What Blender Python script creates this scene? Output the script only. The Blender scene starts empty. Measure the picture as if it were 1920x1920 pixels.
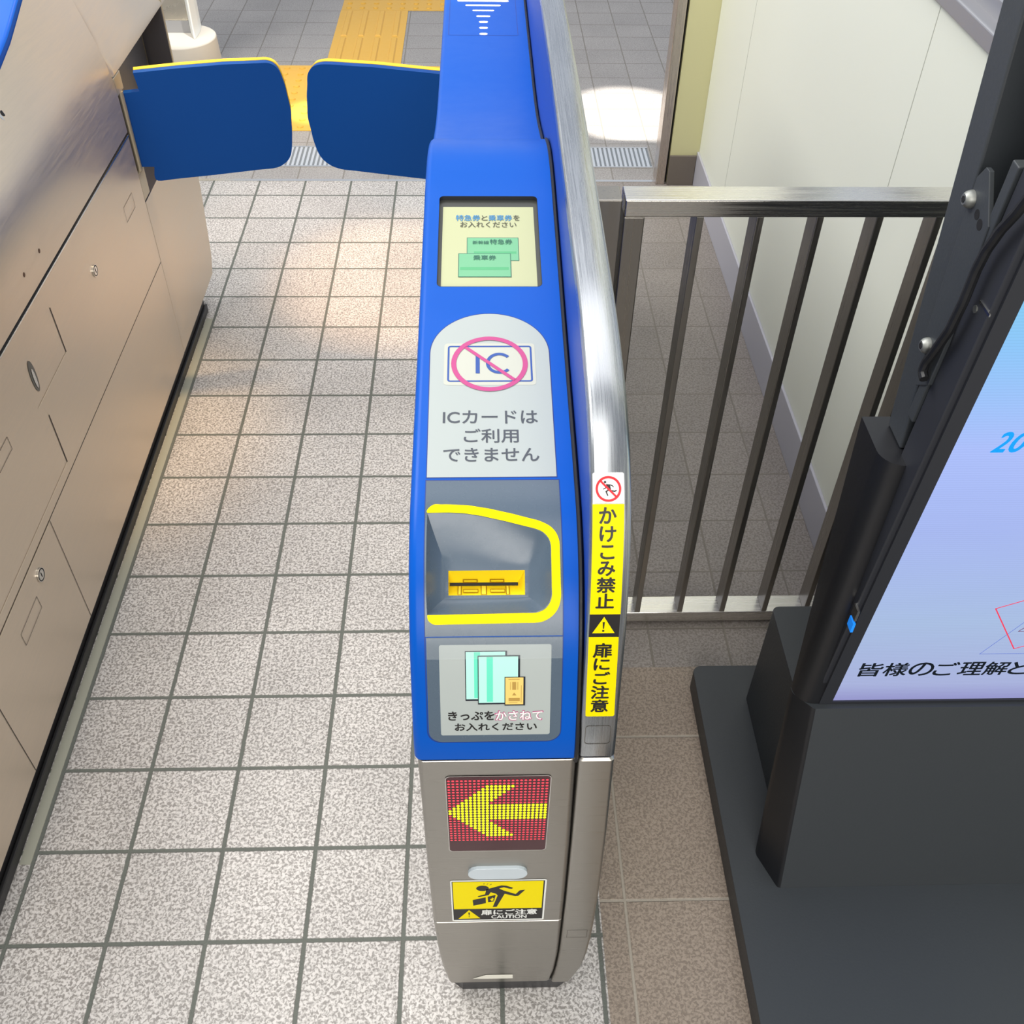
import bpy, bmesh, math, random
from mathutils import Vector, Matrix
from mathutils.geometry import delaunay_2d_cdt

random.seed(7)
scene = bpy.context.scene
COL = scene.collection

# ------------------------------------------------------------------ camera
cam_data = bpy.data.cameras.new('camera')
cam_data.sensor_width = 36.0
cam_data.lens = 35.163
cam_data.clip_start = 0.02
cam = bpy.data.objects.new('camera', cam_data)
COL.objects.link(cam)
_r = Vector((0.999549, -0.025765, 0.015453))
_u = Vector((0.006982, 0.699472, 0.714626))
_f = Vector((0.029221, 0.714196, -0.699336))
M = Matrix(((_r.x, _u.x, -_f.x, 0.87611), (_r.y, _u.y, -_f.y, -2.89045), (_r.z, _u.z, -_f.z, 1.53895), (0, 0, 0, 1)))
cam.matrix_world = M
scene.camera = cam

# ------------------------------------------------------------------ colour management, world
scene.view_settings.view_transform = 'Standard'
scene.view_settings.look = 'None'
scene.view_settings.gamma = 1.0
scene.view_settings.use_curve_mapping = False
scene.view_settings.exposure = 0.0
scene.cycles.use_denoising = True
scene.cycles.max_bounces = 8
scene.cycles.sample_clamp_indirect = 6.0

world = bpy.data.worlds.new('station_light')
scene.world = world
world.use_nodes = True
wn = world.node_tree
wn.nodes.clear()
w_out = wn.nodes.new('ShaderNodeOutputWorld')
w_bg = wn.nodes.new('ShaderNodeBackground')
w_tc = wn.nodes.new('ShaderNodeTexCoord')
w_sep = wn.nodes.new('ShaderNodeSeparateXYZ')
w_ramp = wn.nodes.new('ShaderNodeValToRGB')
w_map = wn.nodes.new('ShaderNodeMapRange')
wn.links.new(w_tc.outputs['Generated'], w_sep.inputs[0])
wn.links.new(w_sep.outputs['Y'], w_map.inputs['Value'])
w_map.inputs['From Min'].default_value = -1.0
w_map.inputs['From Max'].default_value = 1.0
wn.links.new(w_map.outputs[0], w_ramp.inputs[0])
w_ramp.color_ramp.elements[0].color = (0.30, 0.29, 0.27, 1)
w_ramp.color_ramp.elements[1].color = (0.82, 0.88, 1.0, 1)
wn.links.new(w_ramp.outputs[0], w_bg.inputs['Color'])
w_bg.inputs['Strength'].default_value = 0.85
wn.links.new(w_bg.outputs[0], w_out.inputs['Surface'])


def area(name, loc, target, sx, sy, power, col):
    d = bpy.data.lights.new(name, 'AREA')
    d.shape = 'RECTANGLE'
    d.size, d.size_y = sx, sy
    d.energy = power
    d.color = col
    o = bpy.data.objects.new(name, d)
    COL.objects.link(o)
    o.location = loc
    o.rotation_euler = (Vector(target) - Vector(loc)).to_track_quat('-Z', 'Y').to_euler()
    return o


def spot(name, loc, target, power, deg, col, blend=0.05, radius=0.02):
    d = bpy.data.lights.new(name, 'SPOT')
    d.energy = power
    d.spot_size = math.radians(deg)
    d.spot_blend = blend
    d.shadow_soft_size = radius
    d.color = col
    o = bpy.data.objects.new(name, d)
    COL.objects.link(o)
    o.location = loc
    o.rotation_euler = (Vector(target) - Vector(loc)).to_track_quat('-Z', 'Y').to_euler()
    return o


area('ceiling_light_far', (0.25, -0.35, 3.1), (0.25, -0.4, 0.0), 3.4, 1.5, 34, (1.0, 0.97, 0.95))
area('ceiling_light_near', (0.5, -2.9, 3.3), (0.6, -2.0, 0.0), 1.4, 2.0, 26, (1.0, 0.97, 0.92))
area('wall_fill_left', (-1.0, -0.7, 3.3), (1.6, -0.6, 0.4), 2.2, 1.4, 95, (1.0, 0.98, 0.93))  # unseen fill, added to brighten the right wall
area('front_fill', (0.9, -5.6, 2.5), (0.9, -2.0, 0.5), 3.2, 1.6, 120, (1.0, 0.96, 0.90))  # unseen fill added behind the camera to lift upright faces
spot('warm_glow_spot', (0.75, -0.6, 3.0), (0.64, -0.36, 0.0), 330, 16, (1.0, 0.60, 0.30), 0.7, 0.06)  # added warm spots, standing in for sunlight thrown onto the floor by steel
spot('warm_glow_spot', (0.35, 0.9, 3.0), (0.3, 0.8, 0.0), 120, 20, (1.0, 0.70, 0.35), 0.8, 0.06)
spot('warm_glow_spot', (0.2, -0.3, 3.0), (0.27, -0.02, 0.0), 50, 13, (1.0, 0.62, 0.34), 0.7, 0.06)
spot('warm_glow_spot', (0.78, -0.35, 2.9), (0.14, -0.92, 0.56), 240, 18, (1.0, 0.66, 0.32), 0.9, 0.08)  # added spot: imitates sunlit surroundings mirrored in the left gate's side
spot('sunbeam', (2.0, 0.1, 6.0), (1.43, 0.80, 0.0), 5200, 4.6, (1.0, 0.95, 0.86), 0.05, 0.03)
spot('sunbeam', (0.9, 0.3, 6.0), (0.27, 0.80, 0.0), 2600, 2.0, (1.0, 0.95, 0.86), 0.2, 0.03)
spot('sunbeam', (1.2, -0.6, 6.0), (-0.20, 1.13, 0.3), 1500, 2.6, (1.0, 0.97, 0.9), 0.1, 0.03)


# ------------------------------------------------------------------ helpers: materials
def lin(c):
    c = c / 255.0
    return c / 12.92 if c <= 0.04045 else ((c + 0.055) / 1.055) ** 2.4


def rgb(r, g, b):
    return (lin(r), lin(g), lin(b), 1.0)


MATS = {}


def mat(name, col, rough=0.5, metal=0.0, coat=0.0, emit=0.0, noise=0.0, nscale=60.0, bump=0.0, spec=0.5):
    if name in MATS:
        return MATS[name]
    m = bpy.data.materials.new(name)
    m.use_nodes = True
    nt = m.node_tree
    b = nt.nodes['Principled BSDF']
    b.inputs['Base Color'].default_value = col
    b.inputs['Roughness'].default_value = rough
    b.inputs['Metallic'].default_value = metal
    b.inputs['Coat Weight'].default_value = coat
    b.inputs['Coat Roughness'].default_value = 0.12
    b.inputs['Specular IOR Level'].default_value = spec
    if emit:
        b.inputs['Emission Color'].default_value = col
        b.inputs['Emission Strength'].default_value = emit
    tc = nt.nodes.new('ShaderNodeTexCoord')
    nz = nt.nodes.new('ShaderNodeTexNoise')
    nz.inputs['Scale'].default_value = nscale
    nz.inputs['Detail'].default_value = 3
    nt.links.new(tc.outputs['Object'], nz.inputs['Vector'])
    if noise:
        mr = nt.nodes.new('ShaderNodeMapRange')
        mr.inputs['To Min'].default_value = max(0.02, rough - noise)
        mr.inputs['To Max'].default_value = min(1, rough + noise)
        nt.links.new(nz.outputs['Fac'], mr.inputs['Value'])
        nt.links.new(mr.outputs[0], b.inputs['Roughness'])
    if bump:
        bp = nt.nodes.new('ShaderNodeBump')
        bp.inputs['Strength'].default_value = bump
        bp.inputs['Distance'].default_value = 0.001
        nt.links.new(nz.outputs['Fac'], bp.inputs['Height'])
        nt.links.new(bp.outputs[0], b.inputs['Normal'])
    MATS[name] = m
    return m


def brushed(name, col, rough, scale, amt=0.12, bump=0.06, metal=1.0, var=.11):
    m = bpy.data.materials.new(name)
    m.use_nodes = True
    nt = m.node_tree
    b = nt.nodes['Principled BSDF']
    b.inputs['Metallic'].default_value = metal
    tc = nt.nodes.new('ShaderNodeTexCoord')
    mp = nt.nodes.new('ShaderNodeMapping')
    mp.inputs['Scale'].default_value = scale
    nz = nt.nodes.new('ShaderNodeTexNoise')
    nz.inputs['Scale'].default_value = 1.0
    nz.inputs['Detail'].default_value = 4
    nz.inputs['Roughness'].default_value = 0.7
    nt.links.new(tc.outputs['Object'], mp.inputs['Vector'])
    nt.links.new(mp.outputs[0], nz.inputs['Vector'])
    mr = nt.nodes.new('ShaderNodeMapRange')
    mr.inputs['From Min'].default_value = 0.3
    mr.inputs['From Max'].default_value = 0.7
    mr.inputs['To Min'].default_value = rough - amt
    mr.inputs['To Max'].default_value = rough + amt
    nt.links.new(nz.outputs['Fac'], mr.inputs['Value'])
    nt.links.new(mr.outputs[0], b.inputs['Roughness'])
    cr = nt.nodes.new('ShaderNodeMixRGB')
    cr.inputs[1].default_value = [c * (1 - var) for c in col[:3]] + [1]
    cr.inputs[2].default_value = [min(1, c * (1 + var)) for c in col[:3]] + [1]
    nt.links.new(nz.outputs['Fac'], cr.inputs[0])
    nt.links.new(cr.outputs[0], b.inputs['Base Color'])
    bp = nt.nodes.new('ShaderNodeBump')
    bp.inputs['Strength'].default_value = bump
    bp.inputs['Distance'].default_value = 0.0006
    nt.links.new(nz.outputs['Fac'], bp.inputs['Height'])
    nt.links.new(bp.outputs[0], b.inputs['Normal'])
    MATS[name] = m
    return m


def tile_mat(name, pitch, off, gw, tile, pit, grout, rough=0.36, bump=0.55, pitmix=0.55, var=0.06, scale=230.0):
    m = bpy.data.materials.new(name)
    m.use_nodes = True
    nt = m.node_tree
    L = nt.links.new
    b = nt.nodes['Principled BSDF']
    tc = nt.nodes.new('ShaderNodeTexCoord')
    sp = nt.nodes.new('ShaderNodeSeparateXYZ')
    L(tc.outputs['Object'], sp.inputs[0])

    def math_(op, a, v2=None, v3=None):
        n = nt.nodes.new('ShaderNodeMath')
        n.operation = op
        for i, v in enumerate((a, v2, v3)):
            if v is None:
                continue
            if isinstance(v, (int, float)):
                n.inputs[i].default_value = v
            else:
                L(v, n.inputs[i])
        return n.outputs[0]
    dist, cell = [], []
    for ax, p, o in (('X', pitch[0], off[0]), ('Y', pitch[1], off[1])):
        sh = math_('ADD', sp.outputs[ax], 30 * p - o)
        dist.append(math_('PINGPONG', sh, p / 2))
        cell.append(math_('FLOOR', math_('DIVIDE', sh, p)))
    dmin = math_('MINIMUM', dist[0], dist[1])
    rn = nt.nodes.new('ShaderNodeTexNoise')
    rn.inputs['Scale'].default_value = 120
    L(tc.outputs['Object'], rn.inputs['Vector'])
    dw = math_('ADD', dmin, math_('MULTIPLY', math_('SUBTRACT', rn.outputs['Fac'], 0.5), 0.0012))
    gm = nt.nodes.new('ShaderNodeMapRange')          # 1 on tile, 0 in grout
    gm.inputs['From Min'].default_value = gw / 2 - 0.0005
    gm.inputs['From Max'].default_value = gw / 2 + 0.0008
    L(dw, gm.inputs['Value'])
    wn_ = nt.nodes.new('ShaderNodeTexWhiteNoise')
    wn_.noise_dimensions = '2D'
    cx = nt.nodes.new('ShaderNodeCombineXYZ')
    L(cell[0], cx.inputs[0])
    L(cell[1], cx.inputs[1])
    L(cx.outputs[0], wn_.inputs['Vector'])
    nz = nt.nodes.new('ShaderNodeTexNoise')
    nz.inputs['Scale'].default_value = scale
    nz.inputs['Detail'].default_value = 2.5
    nz.inputs['Distortion'].default_value = 0.6
    L(tc.outputs['Object'], nz.inputs['Vector'])
    pr = nt.nodes.new('ShaderNodeMapRange')
    pr.inputs['From Min'].default_value = 0.40
    pr.inputs['From Max'].default_value = 0.58
    L(nz.outputs['Fac'], pr.inputs['Value'])
    big = nt.nodes.new('ShaderNodeTexNoise')
    big.inputs['Scale'].default_value = 5
    L(tc.outputs['Object'], big.inputs['Vector'])
    mix1 = nt.nodes.new('ShaderNodeMixRGB')
    mix1.inputs[1].default_value = [tile[i] * (1 - pitmix) + pit[i] * pitmix for i in range(3)] + [1]
    mix1.inputs[2].default_value = tile
    L(pr.outputs[0], mix1.inputs[0])
    hs = nt.nodes.new('ShaderNodeHueSaturation')
    vv = math_('ADD', math_('MULTIPLY', wn_.outputs['Value'], 2 * var), 1 - var)
    vv2 = math_('MULTIPLY', vv, math_('ADD', math_('MULTIPLY', big.outputs['Fac'], 0.3), 0.85))
    L(vv2, hs.inputs['Value'])
    L(mix1.outputs[0], hs.inputs['Color'])
    mix2 = nt.nodes.new('ShaderNodeMixRGB')
    mix2.inputs[1].default_value = grout
    L(gm.outputs[0], mix2.inputs[0])
    L(hs.outputs[0], mix2.inputs[2])
    L(mix2.outputs[0], b.inputs['Base Color'])
    ro = math_('ADD', math_('MULTIPLY', gm.outputs[0], rough - 0.8), 0.8)
    L(ro, b.inputs['Roughness'])
    hh = math_('ADD', math_('MULTIPLY', gm.outputs[0], 1.0), math_('MULTIPLY', nz.outputs['Fac'], 0.9))
    bp = nt.nodes.new('ShaderNodeBump')
    bp.inputs['Strength'].default_value = bump
    bp.inputs['Distance'].default_value = 0.0016
    L(hh, bp.inputs['Height'])
    L(bp.outputs[0], b.inputs['Normal'])
    MATS[name] = m
    return m


STEEL_V = brushed('brushed_steel_horizontal', (0.60, 0.575, 0.54), 0.34, (6, 6, 500))
STEEL_F = brushed('brushed_steel_front', (0.41, 0.395, 0.365), 0.36, (4, 40, 500))
STEEL_L = brushed('brushed_steel_lengthwise', (0.43, 0.45, 0.47), 0.28, (620, 7, 7), .07, .04, 1.0, .45)
STEEL_S = brushed('worn_steel_side', (0.68, 0.585, 0.475), 0.37, (60, 12, 300), 0.09, 0.03, 0.76)
STEEL_B = brushed('brushed_bar_steel', (0.36, 0.34, 0.31), 0.36, (260, 260, 6))
STEEL_R = brushed('brushed_rail_steel', (0.74, 0.72, 0.68), 0.25, (5, 420, 420))
STEEL_FLAT = mat('polished_steel', (0.7, 0.69, 0.66, 1), 0.22, 1.0)
GALV = mat('zinc_bolt', (0.34, 0.35, 0.33, 1), 0.5, 1.0, noise=0.1)
BLUE = mat('gate_blue', rgb(0, 82, 182), 0.36, 0.0, noise=0.05, nscale=40, spec=0.16)
BLUE_SIDE = mat('gate_blue_side', rgb(24, 70, 170), 0.42)
FLAP = mat('flap_blue', rgb(0, 66, 140), 0.5, noise=0.08, nscale=30, spec=0.2)
YEL_TRIM = mat('flap_yellow', rgb(246, 200, 40), 0.5)
GREY = mat('slate_plastic', rgb(82, 97, 112), 0.27, noise=0.05, nscale=80, bump=0.05)
LABEL = mat('label_grey', rgb(168, 176, 174), 0.5)
WHITE = mat('sticker_white', rgb(236, 238, 234), 0.5)
CARD = mat('card_white', rgb(186, 188, 176), 0.5)
YEL = mat('sticker_yellow', rgb(242, 222, 0), 0.5, spec=0.1)
SLOTY = mat('slot_yellow', rgb(240, 212, 30), 0.42, spec=0.3)
BLACK = mat('ink_black', rgb(24, 22, 22), 0.5)
INK = mat('ink_charcoal', rgb(66, 72, 82), 0.5)
INKBLUE = mat('ink_blue', rgb(36, 76, 152), 0.5)
PINK = mat('ink_magenta', rgb(182, 64, 126), 0.5)
RED = mat('ink_red', rgb(224, 20, 36), 0.5)
RUBBER = mat('black_rubber', rgb(20, 21, 24), 0.5, noise=0.15, nscale=120, bump=0.2)
DARK = mat('dark_gap', rgb(10, 10, 14), 0.7)
PLINTH = mat('plinth_black', rgb(46, 46, 48), 0.4, noise=0.1, bump=0.1)
SIGN = mat('powder_black', rgb(54, 58, 62), 0.48, noise=0.08, nscale=300, bump=0.12)
SIGN2 = mat('powder_black_gloss_shade', rgb(25, 26, 30), 0.40, noise=0.05, nscale=200)  # column's gloss black; also paints shade on the cover's left faces
BEZEL = mat('bezel_black', rgb(44, 46, 52), 0.45)
MINT = mat('ticket_mint', rgb(178, 236, 222), 0.5)
MINTD = mat('ticket_band', rgb(98, 222, 190), 0.5)
NAVY = mat('ticket_shadow', rgb(10, 18, 34), 0.5)
GOLD = mat('ticket_gold', rgb(238, 202, 112), 0.5)
GOLDD = mat('ticket_gold_dark', rgb(178, 142, 66), 0.5)
PILL = mat('sensor_lens', rgb(196, 208, 216), 0.3, coat=0.3)
TAPE = mat('tape_white', rgb(228, 226, 214), 0.5)
SCR_BG = mat('lcd_cream', rgb(178, 182, 142), 0.4, emit=0.06)
SCR_GRN = mat('lcd_green', rgb(106, 172, 130), 0.4, emit=0.05)
SCR_GRN2 = mat('lcd_green_band', rgb(78, 164, 112), 0.4, emit=0.05)
SCR_DK = mat('lcd_dark_green', rgb(32, 96, 80), 0.4, emit=0.05)
SCR_TXT = mat('lcd_text', rgb(62, 62, 50), 0.4, emit=0.1)
SCR_BLUE = mat('lcd_text_blue', rgb(44, 124, 176), 0.4, emit=0.1)
LED_BG = mat('led_window', rgb(62, 8, 24), 0.25)
LED_ON = mat('led_lit', rgb(236, 252, 0), 0.4, emit=1.3)
LED_OFF = mat('led_red', rgb(222, 60, 78), 0.4, emit=0.55)
LAMP = mat('indicator_white', rgb(255, 246, 225), 0.4, emit=1.6)
CONC = mat('concrete_white', rgb(196, 190, 180), 0.8, noise=0.05, nscale=30, bump=0.2)
WALL = mat('wall_paint', rgb(226, 229, 216), 0.5, noise=0.06, nscale=4)
WALL_Y = mat('wall_cream', rgb(206, 203, 158), 0.55, noise=0.05, nscale=5)
BASEB = mat('baseboard_vinyl', rgb(178, 178, 188), 0.32)
BASEB_D = mat('baseboard_dark', rgb(112, 104, 96), 0.45)
ALU = mat('window_aluminium', rgb(172, 172, 176), 0.4, 0.6)
TACT = mat('tactile_yellow', rgb(226, 176, 66), 0.5, noise=0.1, nscale=60, bump=0.15)
BRACKET = mat('beige_hinge', rgb(200, 188, 165), 0.4, 0.7)


def clear_mat(name, tint, fac, rough=0.05):
    m = bpy.data.materials.new(name)
    m.use_nodes = True
    nt = m.node_tree
    nt.nodes.clear()
    o = nt.nodes.new('ShaderNodeOutputMaterial')
    mx = nt.nodes.new('ShaderNodeMixShader')
    tr = nt.nodes.new('ShaderNodeBsdfTransparent')
    pb = nt.nodes.new('ShaderNodeBsdfPrincipled')
    pb.inputs['Base Color'].default_value = tint
    pb.inputs['Roughness'].default_value = rough
    mx.inputs[0].default_value = fac
    nt.links.new(tr.outputs[0], mx.inputs[1])
    nt.links.new(pb.outputs[0], mx.inputs[2])
    nt.links.new(mx.outputs[0], o.inputs[0])
    return m


FILM = clear_mat('clear_film', rgb(220, 228, 232), 0.14, 0.25)
GLASS = clear_mat('window_glass', rgb(200, 215, 225), 0.12, 0.03)


# screen of the digital sign: gradient is the picture it shows
def sign_screen_mat():
    m = bpy.data.materials.new('sign_picture')
    m.use_nodes = True
    nt = m.node_tree
    b = nt.nodes['Principled BSDF']
    tc = nt.nodes.new('ShaderNodeTexCoord')
    sp = nt.nodes.new('ShaderNodeSeparateXYZ')
    nt.links.new(tc.outputs['Object'], sp.inputs[0])
    mr = nt.nodes.new('ShaderNodeMapRange')
    mr.inputs['From Min'].default_value = 0.40
    mr.inputs['From Max'].default_value = 1.10
    nt.links.new(sp.outputs['Z'], mr.inputs['Value'])
    cr = nt.nodes.new('ShaderNodeValToRGB')
    e = cr.color_ramp.elements
    e[0].position = 0.0
    e[0].color = rgb(150, 152, 205)
    e[1].position = 1.0
    e[1].color = rgb(120, 205, 240)
    for p, c in ((0.05, (168, 178, 220)), (0.25, (168, 190, 226)), (0.5, (166, 184, 240)), (0.68, (170, 190, 250)), (0.86, (138, 196, 248))):
        x = e.new(p)
        x.color = rgb(*c)
    nt.links.new(mr.outputs[0], cr.inputs[0])
    wv = nt.nodes.new('ShaderNodeTexWave')
    wv.bands_direction = 'Z'
    wv.inputs['Scale'].default_value = 90
    nt.links.new(tc.outputs['Object'], wv.inputs['Vector'])
    b.inputs['Base Color'].default_value = (0.02, 0.02, 0.03, 1)
    b.inputs['Roughness'].default_value = 0.3
    nt.links.new(cr.outputs[0], b.inputs['Emission Color'])
    mr2 = nt.nodes.new('ShaderNodeMapRange')
    mr2.inputs['To Min'].default_value = 0.93
    mr2.inputs['To Max'].default_value = 1.0
    nt.links.new(wv.outputs['Fac'], mr2.inputs['Value'])
    nt.links.new(mr2.outputs[0], b.inputs['Emission Strength'])
    return m


SIGN_PIC = sign_screen_mat()
S_TXT = mat('sign_text', rgb(8, 20, 32), 0.4)
S_BLUE = mat('sign_text_blue', rgb(0, 128, 232), 0.4, emit=0.8)
S_LINE = mat('sign_line_blue', rgb(92, 112, 190), 0.4, emit=0.45)
S_RED = mat('sign_line_red', rgb(214, 56, 84), 0.4, emit=0.5)
USB_BLUE = mat('port_blue', rgb(30, 140, 250), 0.4, emit=0.3)


# ------------------------------------------------------------------ helpers: objects
def thing(name, label, cat, loc, group=None):
    o = bpy.data.objects.new(name, None)
    COL.objects.link(o)
    o.location = loc
    o.empty_display_size = 0.05
    o['label'] = label
    o['category'] = cat
    if group:
        o['group'] = group
    return o


def world_loc(o):
    l = Vector(o.location)
    return l


def obj(name, bm, m, parent=None, label=None, smooth=False, bevel=0.0, kind=None, angle=35):
    me = bpy.data.meshes.new(name)
    bmesh.ops.recalc_face_normals(bm, faces=bm.faces)
    bm.to_mesh(me)
    bm.free()
    me.materials.append(m)
    o = bpy.data.objects.new(name, me)
    COL.objects.link(o)
    if parent:
        o.parent = parent
        root = parent
        while root.parent:
            root = root.parent
        if parent == root:
            o.matrix_parent_inverse = Matrix.Translation(-Vector(root.location))
    if label:
        o['label'] = label
    if kind:
        o['kind'] = kind
    if bevel:
        mod = o.modifiers.new('bevel', 'BEVEL')
        mod.width = bevel
        mod.segments = 3
        mod.limit_method = 'ANGLE'
        mod.angle_limit = math.radians(40)
    if smooth:
        for p in me.polygons:
            p.use_smooth = True
        if angle < 180:
            try:
                me.set_sharp_from_angle(angle=math.radians(angle))
            except Exception:
                pass
    return o


def box(bm, a, b):
    vs = [bm.verts.new((x, y, z)) for x in (a[0], b[0]) for y in (a[1], b[1]) for z in (a[2], b[2])]
    for f in ((0, 1, 3, 2), (4, 6, 7, 5), (0, 4, 5, 1), (2, 3, 7, 6), (0, 2, 6, 4), (1, 5, 7, 3)):
        bm.faces.new([vs[i] for i in f])
    return bm


def boxes(*ab):
    bm = bmesh.new()
    for a, b in ab:
        box(bm, a, b)
    return bm


def cdt_fill(outer, holes=()):
    """triangles of a 2D polygon with holes -> (verts, tris)"""
    vs, es = [], []
    for lp in [outer] + list(holes):
        n0 = len(vs)
        vs += [Vector(p) for p in lp]
        es += [(n0 + i, n0 + (i + 1) % len(lp)) for i in range(len(lp))]
    r = delaunay_2d_cdt(vs, es, [], 0, 1e-7)
    V, F = r[0], r[2]

    def inside(p, lp):
        c = False
        for i in range(len(lp)):
            x1, y1 = lp[i]
            x2, y2 = lp[(i + 1) % len(lp)]
            if (y1 > p[1]) != (y2 > p[1]) and p[0] < (x2 - x1) * (p[1] - y1) / (y2 - y1) + x1:
                c = not c
        return c
    T = []
    for f in F:
        c = ((V[f[0]][0] + V[f[1]][0] + V[f[2]][0]) / 3, (V[f[0]][1] + V[f[1]][1] + V[f[2]][1]) / 3)
        if inside(c, outer) and not any(inside(c, h) for h in holes):
            T.append(f)
    return V, T


def prism_x(loop, x0, x1):
    """closed yz polygon extruded along x"""
    bm = bmesh.new()
    V, T = cdt_fill(loop)
    a = [bm.verts.new((x0, p[0], p[1])) for p in V]
    b = [bm.verts.new((x1, p[0], p[1])) for p in V]
    for t in T:
        bm.faces.new([a[i] for i in t])
        bm.faces.new([b[i] for i in reversed(t)])
    n = len(loop)
    for i in range(n):
        j = (i + 1) % n
        bm.faces.new((a[i], a[j], b[j], b[i]))
    return bm


def prism_z(loop, z0, z1):
    bm = bmesh.new()
    V, T = cdt_fill(loop)
    a = [bm.verts.new((p[0], p[1], z0)) for p in V]
    b = [bm.verts.new((p[0], p[1], z1)) for p in V]
    for t in T:
        bm.faces.new([a[i] for i in reversed(t)])
        bm.faces.new([b[i] for i in t])
    n = len(loop)
    for i in range(n):
        j = (i + 1) % n
        bm.faces.new((a[i], a[j], b[j], b[i]))
    return bm


def rings(loops, closed=True, cap=True):
    bm = bmesh.new()
    R = [[bm.verts.new(p) for p in lp] for lp in loops]
    n = len(loops[0])
    for a, b in zip(R, R[1:]):
        for i in range(n if closed else n - 1):
            j = (i + 1) % n
            bm.faces.new((a[i], a[j], b[j], b[i]))
    if cap and closed:
        bm.faces.new(R[0])
        bm.faces.new(list(reversed(R[-1])))
    return bm


def tube(pts, r, seg=10):
    pts = [Vector(p) for p in pts]
    loops = []
    for i, p in enumerate(pts):
        t = (pts[min(i + 1, len(pts) - 1)] - pts[max(i - 1, 0)]).normalized()
        u = t.orthogonal().normalized() if i == 0 else (loops_u - t * loops_u.dot(t)).normalized()
        loops_u = u
        v = t.cross(u)
        loops.append([p + r * (math.cos(2 * math.pi * k / seg) * u + math.sin(2 * math.pi * k / seg) * v) for k in range(seg)])
    return rings(loops)


def cyl(c, axis, r, h, seg=28, r2=None, dome=0.0):
    axis = Vector(axis).normalized()
    u = axis.orthogonal().normalized()
    v = axis.cross(u)
    c = Vector(c)
    prof = [(r, 0), (r if r2 is None else r2, h)]
    if dome:
        prof = [(r, 0), (r * 0.97, h * 0.35), (r * 0.85, h * 0.7), (r * 0.6, h)]
    return rings([[c + axis * z + q * (math.cos(2 * math.pi * k / seg) * u + math.sin(2 * math.pi * k / seg) * v) for k in range(seg)] for q, z in prof])


# ------------------------------------------------------------------ helpers: surfaces that carry print
def dense(P, n=8):
    P = [Vector(p) for p in P]
    out = []
    for i in range(len(P) - 1):
        p0, p1, p2, p3 = P[max(i - 1, 0)], P[i], P[i + 1], P[min(i + 2, len(P) - 1)]
        d = (p2 - p1).length

        def tan(a, b, c):
            da, dc = (b - a).length, (c - b).length
            if da < 1e-9:
                return (c - b) / dc
            if dc < 1e-9:
                return (b - a) / da
            return ((b - a) / da * dc + (c - b) / dc * da) / (da + dc)
        m1, m2 = tan(p0, p1, p2) * d, tan(p1, p2, p3) * d
        for k in range(n):
            t = k / n
            out.append((2 * t**3 - 3 * t * t + 1) * p1 + (t**3 - 2 * t * t + t) * m1 + (-2 * t**3 + 3 * t * t) * p2 + (t**3 - t * t) * m2)
    out.append(P[-1])
    return out


class Prof:
    """surface swept along x from a (y, z) profile; coordinates are x, arc length s, height n above the surface"""
    def __init__(self, P):
        self.p = dense(P)
        self.s = [0.0]
        for a, b in zip(self.p, self.p[1:]):
            self.s.append(self.s[-1] + (b - a).length)

    def yz(self, s, n=0.0):
        s = min(max(s, 0.0), self.s[-1] - 1e-9)
        lo, hi = 0, len(self.s) - 1
        while hi - lo > 1:
            mid = (lo + hi) // 2
            if self.s[mid] <= s:
                lo = mid
            else:
                hi = mid
        t = (s - self.s[lo]) / (self.s[hi] - self.s[lo])
        q = self.p[lo].lerp(self.p[hi], t)

        def tg(i):
            return (self.p[min(i + 1, len(self.p) - 1)] - self.p[max(i - 1, 0)]).normalized()
        g = tg(lo).lerp(tg(hi), t).normalized()
        return q.x - g.y * n, q.y + g.x * n

    def map(self, x, s, n=0.0):
        y, z = self.yz(s, n)
        return Vector((x, y, z))

    def cuts(self, s0, s1):
        return [s for s in self.s if s0 + 1e-5 < s < s1 - 1e-5]


class PlaneM:
    def __init__(self, O, U, V):
        self.O, self.U, self.V = Vector(O), Vector(U).normalized(), Vector(V).normalized()
        self.N = self.U.cross(self.V)

    def map(self, x, s, n=0.0):
        return self.O + self.U * x + self.V * s + self.N * n

    def cuts(self, s0, s1):
        return []


def flat_bm(shapes, surf, off):
    """shapes: list of (outer, holes) in surface coordinates -> bmesh lying on the surface"""
    bm = bmesh.new()
    for sh in shapes:
        if isinstance(sh, bpy.types.Mesh):
            base = [bm.verts.new(v.co) for v in sh.vertices]
            for p in sh.polygons:
                try:
                    bm.faces.new([base[i] for i in p.vertices])
                except ValueError:
                    pass
            bpy.data.meshes.remove(sh)
        else:
            V, T = cdt_fill(sh[0], sh[1])
            base = [bm.verts.new((p[0], p[1], 0)) for p in V]
            for t in T:
                bm.faces.new([base[i] for i in t])
    ss = [v.co.y for v in bm.verts]
    for c in surf.cuts(min(ss), max(ss)):
        bmesh.ops.bisect_plane(bm, geom=bm.verts[:] + bm.edges[:] + bm.faces[:], dist=1e-7, plane_co=(0, c, 0), plane_no=(0, 1, 0))
    for v in bm.verts:
        n = off(v.co.x, v.co.y) if callable(off) else off
        v.co = surf.map(v.co.x, v.co.y, n + v.co.z)
    return bm


def flat(name, shapes, m, parent, surf, off, label=None, smooth=True):
    return obj(name, flat_bm(shapes, surf, off), m, parent, label, smooth=smooth, angle=180)


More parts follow.
